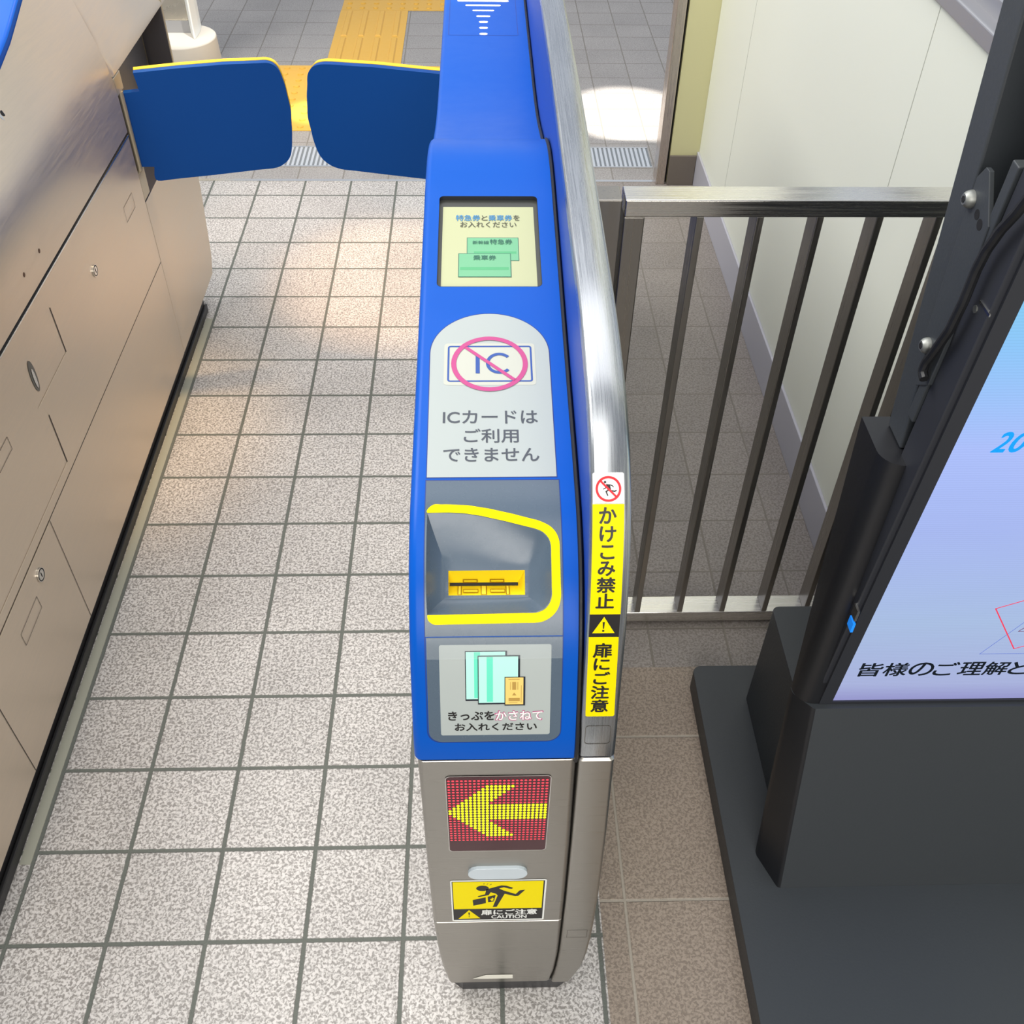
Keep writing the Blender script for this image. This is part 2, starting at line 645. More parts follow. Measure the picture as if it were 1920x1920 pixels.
def rrect(x0, y0, x1, y1, r=0.0, seg=6, bottom_only=False):
    if r <= 0:
        return [(x0, y0), (x1, y0), (x1, y1), (x0, y1)]
    out = []
    for cx, cy, a0 in ((x1 - r, y1 - r, 0), (x0 + r, y1 - r, 90), (x0 + r, y0 + r, 180), (x1 - r, y0 + r, 270)):
        if bottom_only and a0 < 180:
            out.append((x1, y1) if a0 == 0 else (x0, y1))
            continue
        for k in range(seg + 1):
            a = math.radians(a0 + 90 * k / seg)
            out.append((cx + r * math.cos(a), cy + r * math.sin(a)))
    return out


def ell(cx, cy, rx, ry=None, seg=48, a0=0, a1=360):
    ry = rx if ry is None else ry
    n = seg if a1 - a0 >= 360 else seg + 1
    return [(cx + rx * math.cos(math.radians(a0 + (a1 - a0) * k / seg)), cy + ry * math.sin(math.radians(a0 + (a1 - a0) * k / seg))) for k in range(n)]


def R(*a, **k):
    return (rrect(*a, **k), [])


def frame(x0, y0, x1, y1, w, r=0.0):
    return (rrect(x0, y0, x1, y1, r), [rrect(x0 + w, y0 + w, x1 - w, y1 - w, max(0, r - w))])


def seg_(a, b, w):
    ax, ay = a
    bx, by = b
    d = math.hypot(bx - ax, by - ay)
    nx, ny = -(by - ay) / d * w / 2, (bx - ax) / d * w / 2
    return ([(ax + nx, ay + ny), (bx + nx, by + ny), (bx - nx, by - ny), (ax - nx, ay - ny)], [])


def stroke(pts, w, closed=False):
    out = [seg_(a, b, w) for a, b in zip(pts, pts[1:] + (pts[:1] if closed else [])) if a != b]
    out += [(ell(p[0], p[1], w / 2, seg=12), []) for p in (pts if closed else pts[1:-1])]
    return out


def text(s, x0, y0, x1, y1, bold=0.0, shear=0.0):
    """lettering as a mesh fitted to a rectangle of the surface"""
    cu = bpy.data.curves.new('lettering', 'FONT')
    cu.body = s
    cu.resolution_u = 4
    cu.shear = shear
    cu.fill_mode = 'FRONT'
    o = bpy.data.objects.new('lettering', cu)
    COL.objects.link(o)
    dg = bpy.context.evaluated_depsgraph_get()
    dg.update()
    me = bpy.data.meshes.new_from_object(o.evaluated_get(dg))
    bpy.data.objects.remove(o)
    bpy.data.curves.remove(cu)
    xs = [v.co.x for v in me.vertices]
    ys = [v.co.y for v in me.vertices]
    if not xs:
        return me
    ax, bx, ay, by = min(xs), max(xs), min(ys), max(ys)
    for v in me.vertices:
        v.co = (x0 + (v.co.x - ax) / (bx - ax) * (x1 - x0), y0 + (v.co.y - ay) / (by - ay) * (y1 - y0), 0)
    if bold:
        d = bold * (y1 - y0)
        co = [tuple(v.co) for v in me.vertices]
        fs = [list(p.vertices) for p in me.polygons]
        V, F = [], []
        for k in range(6):
            ox, oy = d * math.cos(k * math.pi / 3), d * math.sin(k * math.pi / 3)
            F += [[i + len(V) for i in f] for f in fs]
            V += [(c[0] + ox, c[1] + oy, k * 1.5e-5) for c in co]
        bpy.data.meshes.remove(me)
        me = bpy.data.meshes.new('lettering')
        me.from_pydata(V, [], F)
    return me


BODY = Prof([(-2.328, 0.0), (-2.328, .35), (-2.328, .60), (-2.3265, .632), (-2.303, .71), (-2.272, .772), (-2.226, .820), (-2.185, .840), (-2.137, .8505), (-2.03, .867), (-1.905, .886), (-1.816, .901), (-1.71, .917), (-1.62, .930), (-1.56, .931), (-1.505, .921), (-1.470, .908), (-1.452, .895), (-1.430, .884), (-1.40, .876), (-1.36, .868), (-1.30, .856), (-1.24, .847), (-1.18, .842), (-.95, .840), (-.45, .840)])
RAIL = Prof([(-2.330, 0.0), (-2.330, .35), (-2.330, .60), (-2.328, .635), (-2.311, .72), (-2.295, .80), (-2.271, .862), (-2.242, .908), (-2.205, .941), (-2.160, .963), (-2.10, .978), (-2.03, .988), (-1.94, .994), (-1.77, 1.002), (-1.54, 1.010), (-1.20, 1.013), (-.45, 1.013)])


def struct(name, bm, m, **k):
    o = obj(name, bm, m, **k)
    o['kind'] = 'structure'
    return o


# ================================================================== SETTING
T_PASS = tile_mat('floor_tile_passage', (.15, .15), (0, 0), .0062, rgb(206, 202, 199), rgb(102, 97, 92), rgb(100, 104, 98), pitmix=.75, bump=.8)
T_SIDE = tile_mat('floor_tile_side', (.15, .15), (0, 0), .0035, rgb(150, 143, 138), rgb(96, 88, 82), rgb(128, 122, 114), 0.45, 0.5)
T_BIG = tile_mat('floor_tile_large', (.30, .30), (1.096, -1.897), .0042, rgb(158, 144, 130), rgb(92, 80, 70), rgb(166, 158, 146), 0.46, 0.6)
T_FAR = tile_mat('floor_tile_far', (.15, .15), (-.03, -.06), .004, rgb(164, 160, 157), rgb(110, 106, 102), rgb(130, 126, 120), 0.45, 0.4)


def quad(x0, y0, x1, y1, z=0.0):
    return boxes(((x0, y0, z - 0.05), (x1, y1, z)))


struct('floor', quad(-1.6, -3.3, 1.056, 0.248), T_PASS)
struct('floor', quad(1.056, -1.744, 1.60, 0.248), T_SIDE)
struct('floor', quad(1.056, -3.3, 2.6, -1.744), T_BIG)
struct('floor', quad(-2.6, 0.262, 3.2, 4.2), T_FAR)
struct('trim_4', quad(.129, -2.12, .147, -.56, .0012), mat('sealant', rgb(160, 160, 146), .75, noise=.1, bump=.2))
struct('trim_2', quad(-2.6, 0.248, 3.2, 0.262, 0.0015), STEEL_FLAT)

# right wall with its window, built of four wall strips round the opening
WX = 1.588
WE = -1.70
bm = boxes(((WX, WE, 0), (WX + .1, .235, 1.05)), ((WX, WE, 2.1), (WX + .1, .235, 2.6)),
           ((WX, WE, 1.05), (WX + .1, WE + .04, 2.1)), ((WX, -.75, 1.05), (WX + .1, .235, 2.1)))
wall_r = struct('wall_right', bm, WALL)
obj('panel_joint', boxes(((WX - .0004, -1.2615, .11), (WX + .001, -1.2595, 1.05)), ((WX - .0004, -.1615, .11), (WX + .001, -.1595, 2.6))), mat('wall_joint', rgb(176, 178, 166), 0.6), wall_r)
bm = prism_x([(WE, 0), (.235, 0), (.235, .112), (WE, .112)], WX - .007, WX)
struct('baseboard_right', bm, BASEB, bevel=.002)
bm = boxes(((WX - .012, WE + .03, 1.035), (WX + .06, -.73, 1.062)), ((WX - .012, WE + .03, 2.088), (WX + .06, -.73, 2.12)),
           ((WX - .012, WE + .03, 1.062), (WX + .06, WE + .06, 2.088)), ((WX - .012, -.76, 1.062), (WX + .06, -.73, 2.088)))
win = struct('window_1', bm, ALU, bevel=.003)
obj('window_track', boxes(((WX + .012, WE + .06, 1.062), (WX + .018, -.76, 1.085)), ((WX + .030, WE + .06, 1.062), (WX + .036, -.76, 1.085))), ALU, win)
obj('window_pane', boxes(((WX + .022, WE + .06, 1.062), (WX + .026, -.76, 2.088))), GLASS, win)
struct('wall_side', boxes(((WX + .1, WE, 0), (2.6, WE + .1, 2.6))), WALL)
struct('wall_right', boxes(((2.5, -3.3, 0), (2.6, WE, 2.6))), WALL)
struct('wall_back', boxes(((1.494, .236, 0), (1.70, .36, 2.6))), WALL_Y)
struct('baseboard_back', boxes(((1.493, .228, 0), (WX - .008, .2355, .10))), BASEB_D, bevel=.0015)
struct('trim_1', boxes(((1.457, .232, 0), (1.486, .30, 2.6))), brushed('jamb_steel', (.62, .55, .50), .3, (300, 300, 5)), bevel=.002)
struct('trim_3', boxes(((1.486, .250, 0), (1.4935, .30, 2.6))), DARK)

# floor drain: frame, dark channel and bars
gr = thing('drain_grate', 'steel slotted drain grate set across the floor behind the flap doors', 'drain grate', (.45, .43, 0))
bm = bmesh.new()
x = -.6
while x < 1.455:
    box(bm, (x, .358, -.002), (x + .0085, .500, .0025))
    x += .0155
obj('grate_bars', bm, mat('grate_steel', rgb(214, 218, 222), .35, .6), gr)
obj('grate_frame', boxes(((-.61, .350, -.002), (1.462, .358, .003)), ((-.61, .500, -.002), (1.462, .508, .003))), STEEL_FLAT, gr)
obj('channel', boxes(((-.61, .358, -.006), (1.462, .500, .0008))), mat('channel_grey', rgb(120, 126, 132), .6), gr)


# tactile paving
def dots(x0, y0, x1, y1, p=.06):
    bm = boxes(((x0, y0, -.002), (x1, y1, .002)))
    nx, ny = int(round((x1 - x0) / p)), int(round((y1 - y0) / p))
    for i in range(nx):
        for j in range(ny):
            c = (x0 + (i + .5) * (x1 - x0) / nx, y0 + (j + .5) * (y1 - y0) / ny)
            loops = [[Vector((c[0] + r * math.cos(k * math.pi / 7), c[1] + r * math.sin(k * math.pi / 7), z)) for k in range(14)] for r, z in ((.0125, .002), (.0105, .0055), (.006, .007))]
            b2 = rings(loops)
            me = bpy.data.meshes.new('t')
            b2.to_mesh(me)
            b2.free()
            bm.from_mesh(me)
            bpy.data.meshes.remove(me)
    return bm


for nm, bmx, lab, l in (('tactile_paving', dots(-.04, .635, .86, 1.245), 'yellow dotted tactile paving directly behind the two blue flap doors', (.26, .93, 0)),
                        ('tactile_paving', dots(.26, 1.90, .86, 2.50), 'yellow dotted tactile paving at the far end of the barred strip', (.56, 2.2, 0))):
    o = thing(nm, lab, 'tactile paving', l, 'yellow tactile paving')
    obj('dot_block', bmx, TACT, o, smooth=True)
o = thing('tactile_paving', 'yellow tactile guide strip of long raised bars leading away from gate', 'tactile paving', (.41, 1.57, 0), 'yellow tactile paving')
bm = boxes(((.258, 1.247, -.002), (.558, 1.898, .002)))
for i in range(4):
    for y0, y1 in ((1.26, 1.55), (1.575, 1.885)):
        xx = .30 + i * .072
        loops = [[Vector((xx + d * w, y, z)) for d, w, y in ((-1, w_, y0 + e), (1, w_, y0 + e), (1, w_, y1 - e), (-1, w_, y1 - e))] for w_, z, e in ((.0135, .002, 0), (.0085, .007, .004))]
        b2 = rings(loops)
        me = bpy.data.meshes.new('t')
        b2.to_mesh(me)
        b2.free()
        bm.from_mesh(me)
        bpy.data.meshes.remove(me)
obj('bar_block', bm, TACT, o)

# ================================================================== MAIN TICKET GATE
gate = thing('ticket_gate', 'blue topped ticket gate in the middle with screen, ticket slot and steel rail', 'ticket gate', (.90, -1.40, 0), 'ticket gates')
XL, XR = .803, .9695
SB = .628          # arc length where the blue cover begins
YB = -.45


def gl(t, pts):    # piecewise linear
    for (a, b), (c, d) in zip(pts, pts[1:]):
        if t <= c:
            return b + (d - b) * (t - a) / (c - a)
    return pts[-1][1]


XLZ = [(.0, .826), (.03, .8225), (.036, .821), (.06, .818), (.082, .815), (.141, .811), (.234, .8075), (.4, .8065), (.62, .8065)]
XRZ = [(.0, .968), (.03, .9695), (.044, .971), (.064, .974), (.12, .9765), (.148, .977), (.3, .977), (.45, .9755), (.62, .972)]


def front_u(z, inset=0.0, r=.006):
    xl, xr, yf = gl(z, XLZ) + inset, gl(z, XRZ) - inset, -2.328 + inset
    pts = [(xl, YB), (xl, yf + r)]
    for k in range(1, 6):
        a = math.radians(180 + 90 * k / 6)
        pts.append((xl + r + r * math.cos(a), yf + r + r * math.sin(a)))
    pts.append((xl + r, yf))
    pts.append((xr - r, yf))
    for k in range(1, 6):
        a = math.radians(270 + 90 * k / 6)
        pts.append((xr - r + r * math.cos(a), yf + r + r * math.sin(a)))
    pts += [(xr, yf + r), (xr, YB)]
    return [Vector((x, y, z)) for x, y in pts]


def lofted(z0, z1, n):
    L = [front_u(z0, .0008)]
    for k in range(n + 1):
        z = z0 + (z1 - z0) * k / n
        z = min(max(z, z0 + .0008), z1 - .0008)
        L.append(front_u(z))
    L.append(front_u(z1, .0008))
    return rings(L)


obj('kick_panel', lofted(.030, .2352, 14), STEEL_F, gate, 'lower steel kick panel narrowing to the floor', smooth=True)
front = obj('front_panel', lofted(.2368, .6262, 8), STEEL_F, gate, 'brushed steel front panel', smooth=True)
obj('plinth', prism_z([(.842, -2.3265), (.9815, -2.3265), (.998, -2.316), (.998, -.47), (.828, -.47), (.828, -2.3165)], 0, .031), PLINTH, gate, 'black base plinth', bevel=.002)
# upper steel core below the cover
core = [BODY.yz(s, -.010) for s in [.6275] + BODY.cuts(.63, BODY.s[-1])] + [(YB, .83), (YB, .6265), (-2.31, .6265)]
cl = []
for p in core:
    if not cl or (Vector(p) - Vector(cl[-1])).length > 1e-4:
        cl.append(p)
# --- cover with its two openings
SCR = (.8230, 1.2370, .9492, 1.4130)
slot_in = [(.8212, .9013), (.8300, .9017), (.8418, .9014), (.8578, .9004), (.8738, .8976), (.8860, .8946), (.8977, .8916), (.9130, .8876), (.9278, .8831), (.9349, .8797), (.9403, .8733), (.9423, .8658), (.9425, .8500), (.9425, .8330), (.9425, .8166), (.9401, .8095), (.9353, .8039), (.9274, .8008), (.9100, .8003), (.8900, .8000), (.8700, .7997), (.8500, .7995), (.8350, .7993), (.8212, .7991), (.8206, .8150), (.8206, .8500), (.8207, .8800)]
top_x0 = .8115
cap_outer = [(top_x0, SB), (XR, SB)]
for s in BODY.cuts(SB, BODY.s[-1]):
    cap_outer.append((XR, s))
cap_outer.append((XR, BODY.s[-1]))
cap_outer.append((top_x0, BODY.s[-1]))
for s in reversed(BODY.cuts(SB, BODY.s[-1])):
    cap_outer.append((top_x0, s))
scr_hole = rrect(*SCR, r=.006)
bm = flat_bm([(cap_outer, [scr_hole, [(x, s) for x, s in slot_in]])], BODY, 0.0)
sl = [SB] + BODY.cuts(SB, BODY.s[-1]) + [BODY.s[-1]]
sec = [(.8115, 0), (.8084, -.0006), (.8056, -.0026), (.8037, -.0056), (.803, -.009), (.803, -.034)]
R_ = [[bm.verts.new(BODY.map(x, s, n)) for x, n in sec] for s in sl]
for a, b in zip(R_, R_[1:]):
    for i in range(len(sec) - 1):
        bm.faces.new((a[i], b[i], b[i + 1], a[i + 1]))
rs = [[bm.verts.new(BODY.map(XR, s, n)) for n in (0, -.03)] for s in sl]
for a, b in zip(rs, rs[1:]):
    bm.faces.new((a[0], a[1], b[1], b[0]))
lip = [[bm.verts.new(BODY.map(x, SB, n)) for x in (.803 + .0085, XR)] for n in (0, -.012)]
bm.faces.new((lip[0][0], lip[0][1], lip[1][1], lip[1][0]))
endc = [bm.verts.new(Vector((x, YB, z))) for x, z in ((.803, .80), (.803, .831), (.8115, .84), (XR, .84), (XR, .80))]
bm.faces.new(endc)
bmesh.ops.remove_doubles(bm, verts=bm.verts, dist=2e-5)
obj('top_cover', bm, BLUE, gate, 'glossy blue top cover', smooth=True, angle=50)
obj('body_core', prism_x([(y, z) for y, z in cl if not (-1.98 < y < -1.66)] if False else cl, .8045, .820), STEEL_S, gate)
obj('body_core', prism_x(cl, .9600, .9690), DARK, gate, 'dark inner side of the body')
obj('body_end', boxes(((.8200, YB - .012, .63), (.9600, YB, .82))), STEEL_S, gate)

# --- display
disp = obj('display_surround', flat_bm([(scr_hole, [rrect(.8277, 1.2420, .9440, 1.3980, .0008)])], BODY, -.0056), mat('display_frame', rgb(58, 60, 56), .35), gate, 'black recessed display surround')
wall = bmesh.new()
ra = [wall.verts.new(BODY.map(x, s, .0003)) for x, s in scr_hole]
rb = [wall.verts.new(BODY.map(x, s, -.0058)) for x, s in scr_hole]
for i in range(len(ra)):
    j = (i + 1) % len(ra)
    wall.faces.new((ra[i], ra[j], rb[j], rb[i]))
obj('display_rim', wall, BEZEL, gate, smooth=True)
scr = flat('display_screen', [R(.8277, 1.2420, .9440, 1.3980, .0008)], SCR_BG, gate, BODY, -.0054, 'lit cream display showing two green tickets')
n0 = -.0051
flat('ticket_picture', [R(.8586, 1.2902, .9232, 1.3354)], SCR_DK, scr, BODY, n0)
flat('ticket_picture', [R(.8594, 1.2911, .9224, 1.3345)], SCR_GRN, scr, BODY, n0 + .0001)
flat('ticket_band', [R(.8674, 1.3035, .9200, 1.3080)], SCR_GRN2, scr, BODY, n0 + .0002)
flat('ticket_picture', [R(.8482, 1.2597, .9130, 1.3040)], SCR_DK, scr, BODY, n0 + .0003)
flat('ticket_picture', [R(.8491, 1.2606, .9121, 1.3031)], SCR_GRN, scr, BODY, n0 + .0004)
flat('ticket_band', [R(.8505, 1.2727, .9100, 1.2778)], SCR_GRN2, scr, BODY, n0 + .0005)
flat('display_text', [text('特急券', .8444, 1.3690, .8754, 1.3810, .012), text('乗車券', .8861, 1.3690, .9162, 1.3810, .012)], SCR_BLUE, scr, BODY, n0 + .0003, 'blue display lettering')
flat('display_text', [text('と', .8772, 1.3698, .8848, 1.3800, .008), text('を', .9180, 1.3696, .9259, 1.3808, .008), text('お入れください', .8502, 1.3556, .9213, 1.3670, .008)], SCR_TXT, scr, BODY, n0 + .0003, 'black display lettering')
flat('display_text', [text('新幹線', .8657, 1.3216, .8861, 1.3284, .012), text('特急券', .8874, 1.3216, .9152, 1.3312, .012)], SCR_DK, scr, BODY, n0 + .0007, 'green lettering on the upper ticket')
flat('display_text', [text('乗車券', .8667, 1.2908, .8946, 1.3001, .012)], SCR_DK, scr, BODY, n0 + .0007, 'green lettering on the lower ticket')

# --- arched notice plate
arch = [(.8195, .9453), (.9517, .9458), (.9520, 1.1250)] + [(.88525 + .06675 * math.cos(math.radians(a)), 1.1250 + .0647 * math.sin(math.radians(a))) for a in range(5, 180, 5)] + [(.8185, 1.1250)]
grow = [(.8185, .9443), (.9527, .9446), (.9532, 1.1250)] + [(.88525 + .0679 * math.cos(math.radians(a)), 1.1250 + .0659 * math.sin(math.radians(a))) for a in range(5, 180, 5)] + [(.8173, 1.1250)]
flat('notice_groove', [(grow, [])], mat('groove_blue', rgb(8, 50, 128), .5), gate, BODY, .00015)
plate = flat('notice_plate', [(arch, [])], LABEL, gate, BODY, .0004, 'pale grey arched notice plate forbidding cards')
flat('card_symbol', [R(.8340, 1.0748, .9361, 1.1405, r=.0045)], CARD, plate, BODY, .0006)
flat('card_outline', [frame(.8379, 1.0797, .9325, 1.1364, .0021, .0035)], INKBLUE, plate, BODY, .0008)
flat('card_letters', [R(.8693, 1.0926, .8738, 1.1215), (ell(.8958, 1.1084, .0150, .0165, 40, 42, 318) + list(reversed(ell(.8958, 1.1084, .0112, .0125, 40, 42, 318))), [])], INKBLUE, plate, BODY, .0010)
flat('prohibition_ring', [(ell(.8848, 1.1080, .0428, .0430), [ell(.8848, 1.1080, .0372, .0372)]), seg_((.8575, 1.1342), (.9130, 1.0815), .0042)], PINK, plate, BODY, .0012)
flat('notice_text', [text('ICカードは', .8345, 1.0181, .9352, 1.0368, .014), text('ご利用', .8570, .9910, .9142, 1.0102, .014), text('できません', .8358, .9656, .9349, .9835, .014)], INK, plate, BODY, .0007, 'dark grey notice lettering')

# --- slot panel with recess
GX0, GX1 = .8190, .9536
flat('panel_groove', [(rrect(GX0 - .0009, .6535, GX1 + .0009, .9425, .0145, bottom_only=True), [rrect(GX0 + .0003, .6550, GX1 - .0003, .9412, .0138, bottom_only=True)])], mat('groove_blue', rgb(8, 50, 128), .5), gate, BODY, .0002)
slotp = flat('slot_panel', [(rrect(GX0, .7772, GX1, .9412), [slot_in])], GREY, gate, BODY, .0004, 'slate grey panel round the ticket slot')
n_out = len(slot_in)
tgt = []
for i, (x, s) in enumerate(slot_in):
    if i <= 9:                       # top edge
        t = i / 9
        tgt.append((.8414 + .0762 * t, .8437))
    elif i <= 16:                    # right edge
        t = (i - 9) / 7
        tgt.append((.9176, .8437 - .0281 * t))
    elif i <= 23:                    # bottom edge
        t = (i - 16) / 7
        tgt.append((.9176 - .0762 * t, .8156))
    else:
        t = (i - 23) / 4
        tgt.append((.8414, .8156 + .0281 * t))
DEP = .020
loops = []
for k in range(9):
    t = k / 8
    dz = -DEP * (math.sin(t * math.pi / 2) ** 0.9) if t > 0 else 0.0
    lp = []
    for (x, s), (u, v) in zip(slot_in, tgt):
        w = t
        lp.append(BODY.map(x + (u - x) * w, s + (v - s) * w, (.0004 if k == 0 else dz)))
    loops.append(lp)
obj('slot_hopper', rings(loops, True, False), GREY, slotp, 'smooth funnel sloping into the slot', smooth=True, angle=24)
# yellow mouth
a = [(.8414, .8437), (.9176, .8437), (.9176, .8156), (.8414, .8156)]
b = [(.8424, .8293), (.9112, .8293), (.9112, .8253), (.8424, .8253)]
bm = bmesh.new()
va = [bm.verts.new(BODY.map(x, s, -DEP)) for x, s in a]
vb = [bm.verts.new(BODY.map(x, s, -DEP - .016)) for x, s in b]
for i in range(4):
    j = (i + 1) % 4
    bm.faces.new((va[i], va[j], vb[j], vb[i]))
mouth = obj('slot_mouth', bm, SLOTY, slotp, 'yellow ticket slot mouth')
flat('slot_opening', [(b, [])], DARK, slotp, BODY, -DEP - .0155, 'black slit of the ticket slot')


def low_n(x, s):
    return -DEP - .016 * (s - .8156) / (.8256 - .8156) + .0012


def up_n(x, s):
    return -DEP - .016 * (.8437 - s) / (.8437 - .8288) + .0010


for q_ in (R(.8508, .8166, .8540, .8252), R(.8740, .8166, .8790, .8252), R(.8990, .8166, .9020, .8252)):
    flat('slot_rib', [q_], mat('slot_rib_yellow', rgb(255, 222, 70), .4), slotp, BODY, low_n)  # ribs in a lighter yellow to stand out
for xa_ in (.8508, .8540, .8740, .8790, .8990, .9020):
    flat('rib_edge_shade', [R(xa_ - .0004, .8166, xa_ + .0004, .8252)], mat('slot_shade_line', rgb(140, 98, 0), .5), slotp, BODY, lambda x, q: low_n(x, q) + .0003)  # shading beside the ribs, put in as dark lines
for q_ in (R(.8562, .8186, .8708, .8216), R(.8832, .8186, .8976, .8216)):
    flat('slot_tab', [q_], mat('slot_tab_yellow', rgb(255, 214, 50), .4), slotp, BODY, low_n)
for q_ in (frame(.8560, .8184, .8710, .8218, .0005), frame(.8830, .8184, .8978, .8218, .0005)):
    flat('tab_edge_shade', [q_], mat('slot_shade_line', rgb(140, 98, 0), .5), slotp, BODY, lambda x, q: low_n(x, q) + .0003)  # shading round the tabs, put in as dark outlines
for q_ in (frame(.8556, .8290, .8704, .8334, .0008), frame(.8828, .8290, .8972, .8334, .0008)):
    flat('slot_tab', [q_], mat('slot_shade_line', rgb(140, 98, 0), .5), slotp, BODY, up_n)  # dark outlines paint the shading of the upper tabs
ring_out = [(.8202, .9035), (.8225, .9076), (.8276, .9114), (.8417, .9113), (.8610, .9102), (.8819, .9062), (.9058, .9000), (.9321, .8921), (.9423, .8865), (.9484, .8791), (.9513, .8699), (.9519, .8157), (.9495, .8054), (.9440, .7975), (.9361, .7923), (.9282, .7904), (.8291, .7892), (.8252, .7907), (.8221, .7939), (.8212, .7985)]
ring_in = [(.8350, .7991), (.9274, .8003), (.9355, .8034), (.9405, .8091), (.9430, .8164), (.9428, .8660), (.9408, .8736), (.9353, .8801), (.9281, .8836), (.8978, .8921), (.8739, .8981), (.8579, .9009), (.8418, .9019), (.8210, .9017)]


def smooth_loop(P, closed=False, seg=.012):
    Q = []
    for i, p in enumerate(P):
        Q.append(p)
        if i + 1 < len(P):
            q = P[i + 1]
            m = int(math.hypot(q[0] - p[0], q[1] - p[1]) / seg)
            for k in range(1, m + 1):
                Q.append((p[0] + (q[0] - p[0]) * k / (m + 1), p[1] + (q[1] - p[1]) * k / (m + 1)))
    P = Q
    out = []
    n = len(P)
    for i in range(n if closed else n - 1):
        p0, p1, p2, p3 = (Vector(P[(i + d) % n] if closed else P[min(max(i + d, 0), n - 1)]) for d in (-1, 0, 1, 2))
        for k in range(4):
            t = k / 4
            q = .5 * ((2 * p1) + (-p0 + p2) * t + (2 * p0 - 5 * p1 + 4 * p2 - p3) * t * t + (-p0 + 3 * p1 - 3 * p2 + p3) * t**3)
            out.append((q.x, q.y))
    if not closed:
        out.append(P[-1])
    return out


flat('slot_outline', [(smooth_loop(ring_out) + [(.8218, .7990)] + smooth_loop(ring_in), [])], YEL, slotp, BODY, .0008, 'bright yellow outline round the slot')

# --- lower sign under the slot
signp = flat('ticket_sign_panel', [(rrect(GX0 + .0008, .6548, GX1, .7762, .0138, bottom_only=True), [])], GREY, gate, BODY, .0004, 'slate grey panel with the ticket notice')
lab = flat('ticket_notice', [R(.8322, .6638, .9427, .7685, r=.0022)], LABEL, signp, BODY, .0006, 'pale label with drawing of stacked tickets')
nn = .0008
flat('ticket_drawing', [R(.8575, .7060, .8991, .7620), R(.8700, .7018, .9119, .7572)], NAVY, lab, BODY, nn)
flat('ticket_drawing', [R(.8584, .7080, .8972, .7612)], MINT, lab, BODY, nn + .0001)
flat('ticket_drawing', [R(.8664, .7094, .8724, .7608)], MINTD, lab, BODY, nn + .0002)
flat('ticket_drawing', [R(.8700, .7018, .9119, .7572)], NAVY, lab, BODY, nn + .0003)
flat('ticket_drawing', [R(.8709, .7037, .9099, .7560)], MINT, lab, BODY, nn + .0004)
flat('ticket_drawing', [R(.8789, .7050, .8850, .7558)], MINTD, lab, BODY, nn + .0005)
flat('ticket_drawing', [R(.8966, .7003, .9172, .7335)], NAVY, lab, BODY, nn + .0006)
flat('ticket_drawing', [R(.8974, .7018, .9153, .7328)], GOLD, lab, BODY, nn + .0007)
flat('ticket_drawing', [R(.9004, .7305, .9116, .7312), R(.9042, .7189, .9081, .7279), R(.9022, .7189, .9028, .7279), R(.9095, .7189, .9101, .7279), ([(.9041, .7123), (.9085, .7123), (.9062, .7158)], []), R(.9006, .7056, .9119, .7093), R(.9007, .7036, .9096, .7041), R(.9129, .7042, .9135, .7239)], GOLDD, lab, BODY, nn + .0008)
flat('label_text', [text('きっぷを', .8400, .6829, .8862, .6933, .03), text('お入れください', .8465, .6696, .9293, .6789, .03)], BLACK, lab, BODY, nn, 'black label lettering')
flat('label_text', [text('かさねて', .8872, .6824, .9353, .6939, .055)], PINK, lab, BODY, nn, 'pink outline of the label lettering')
flat('label_text', [text('かさねて', .8877, .6829, .9348, .6934, .018)], WHITE, lab, BODY, nn + .0002, 'white label lettering')
flat('clear_film', [R(GX0 + .001, .7540, GX1, .7760)], FILM, signp, BODY, .0022, 'clear film strip')

# --- arrow display on the front
led = flat('arrow_display', [R(.8348, .4338, .9466, .5970, r=.005)], LED_BG, gate, BODY, .0006, 'dark red dot display with lit yellow arrow')
on, off_ = [], []
LX0, LX1, LS0, LS1 = .8376, .9430, .4612, .5890
for c in range(24):
    for r in range(24):
        if c <= 9:
            lit = 11 - c <= r <= 12 + c
        elif c <= 15:
            k = c - 10
            lit = 2 <= r <= 7 - k or 9 <= r <= 14 or 16 + k <= r <= 21
        else:
            lit = 9 <= r <= 14
        x = LX0 + (LX1 - LX0) * c / 23
        s = LS1 - (LS1 - LS0) * r / 23
        (on if lit else off_).append((ell(x, s, .0017 if lit else .0016, .0023 if lit else .0017, 12), []))
flat('lit_dots', on, LED_ON, led, BODY, .0009, 'lit yellow dots forming a left arrow')
flat('dim_dots', off_, LED_OFF, led, BODY, .0009, 'dim red dots')
flat('display_border', [frame(.8340, .4330, .9474, .5978, .0009, .0055)], STEEL_FLAT, led, BODY, .0008)
pb = flat_bm([R(.8552, .3650, .9271, .3925, r=.0137)], BODY, .004)
ex = bmesh.ops.extrude_face_region(pb, geom=pb.faces[:])
for v in [g for g in ex['geom'] if isinstance(g, bmesh.types.BMVert)]:
    v.co.y += .0045
obj('sensor_window', pb, PILL, gate, 'pale oval sensor window', bevel=.0012)

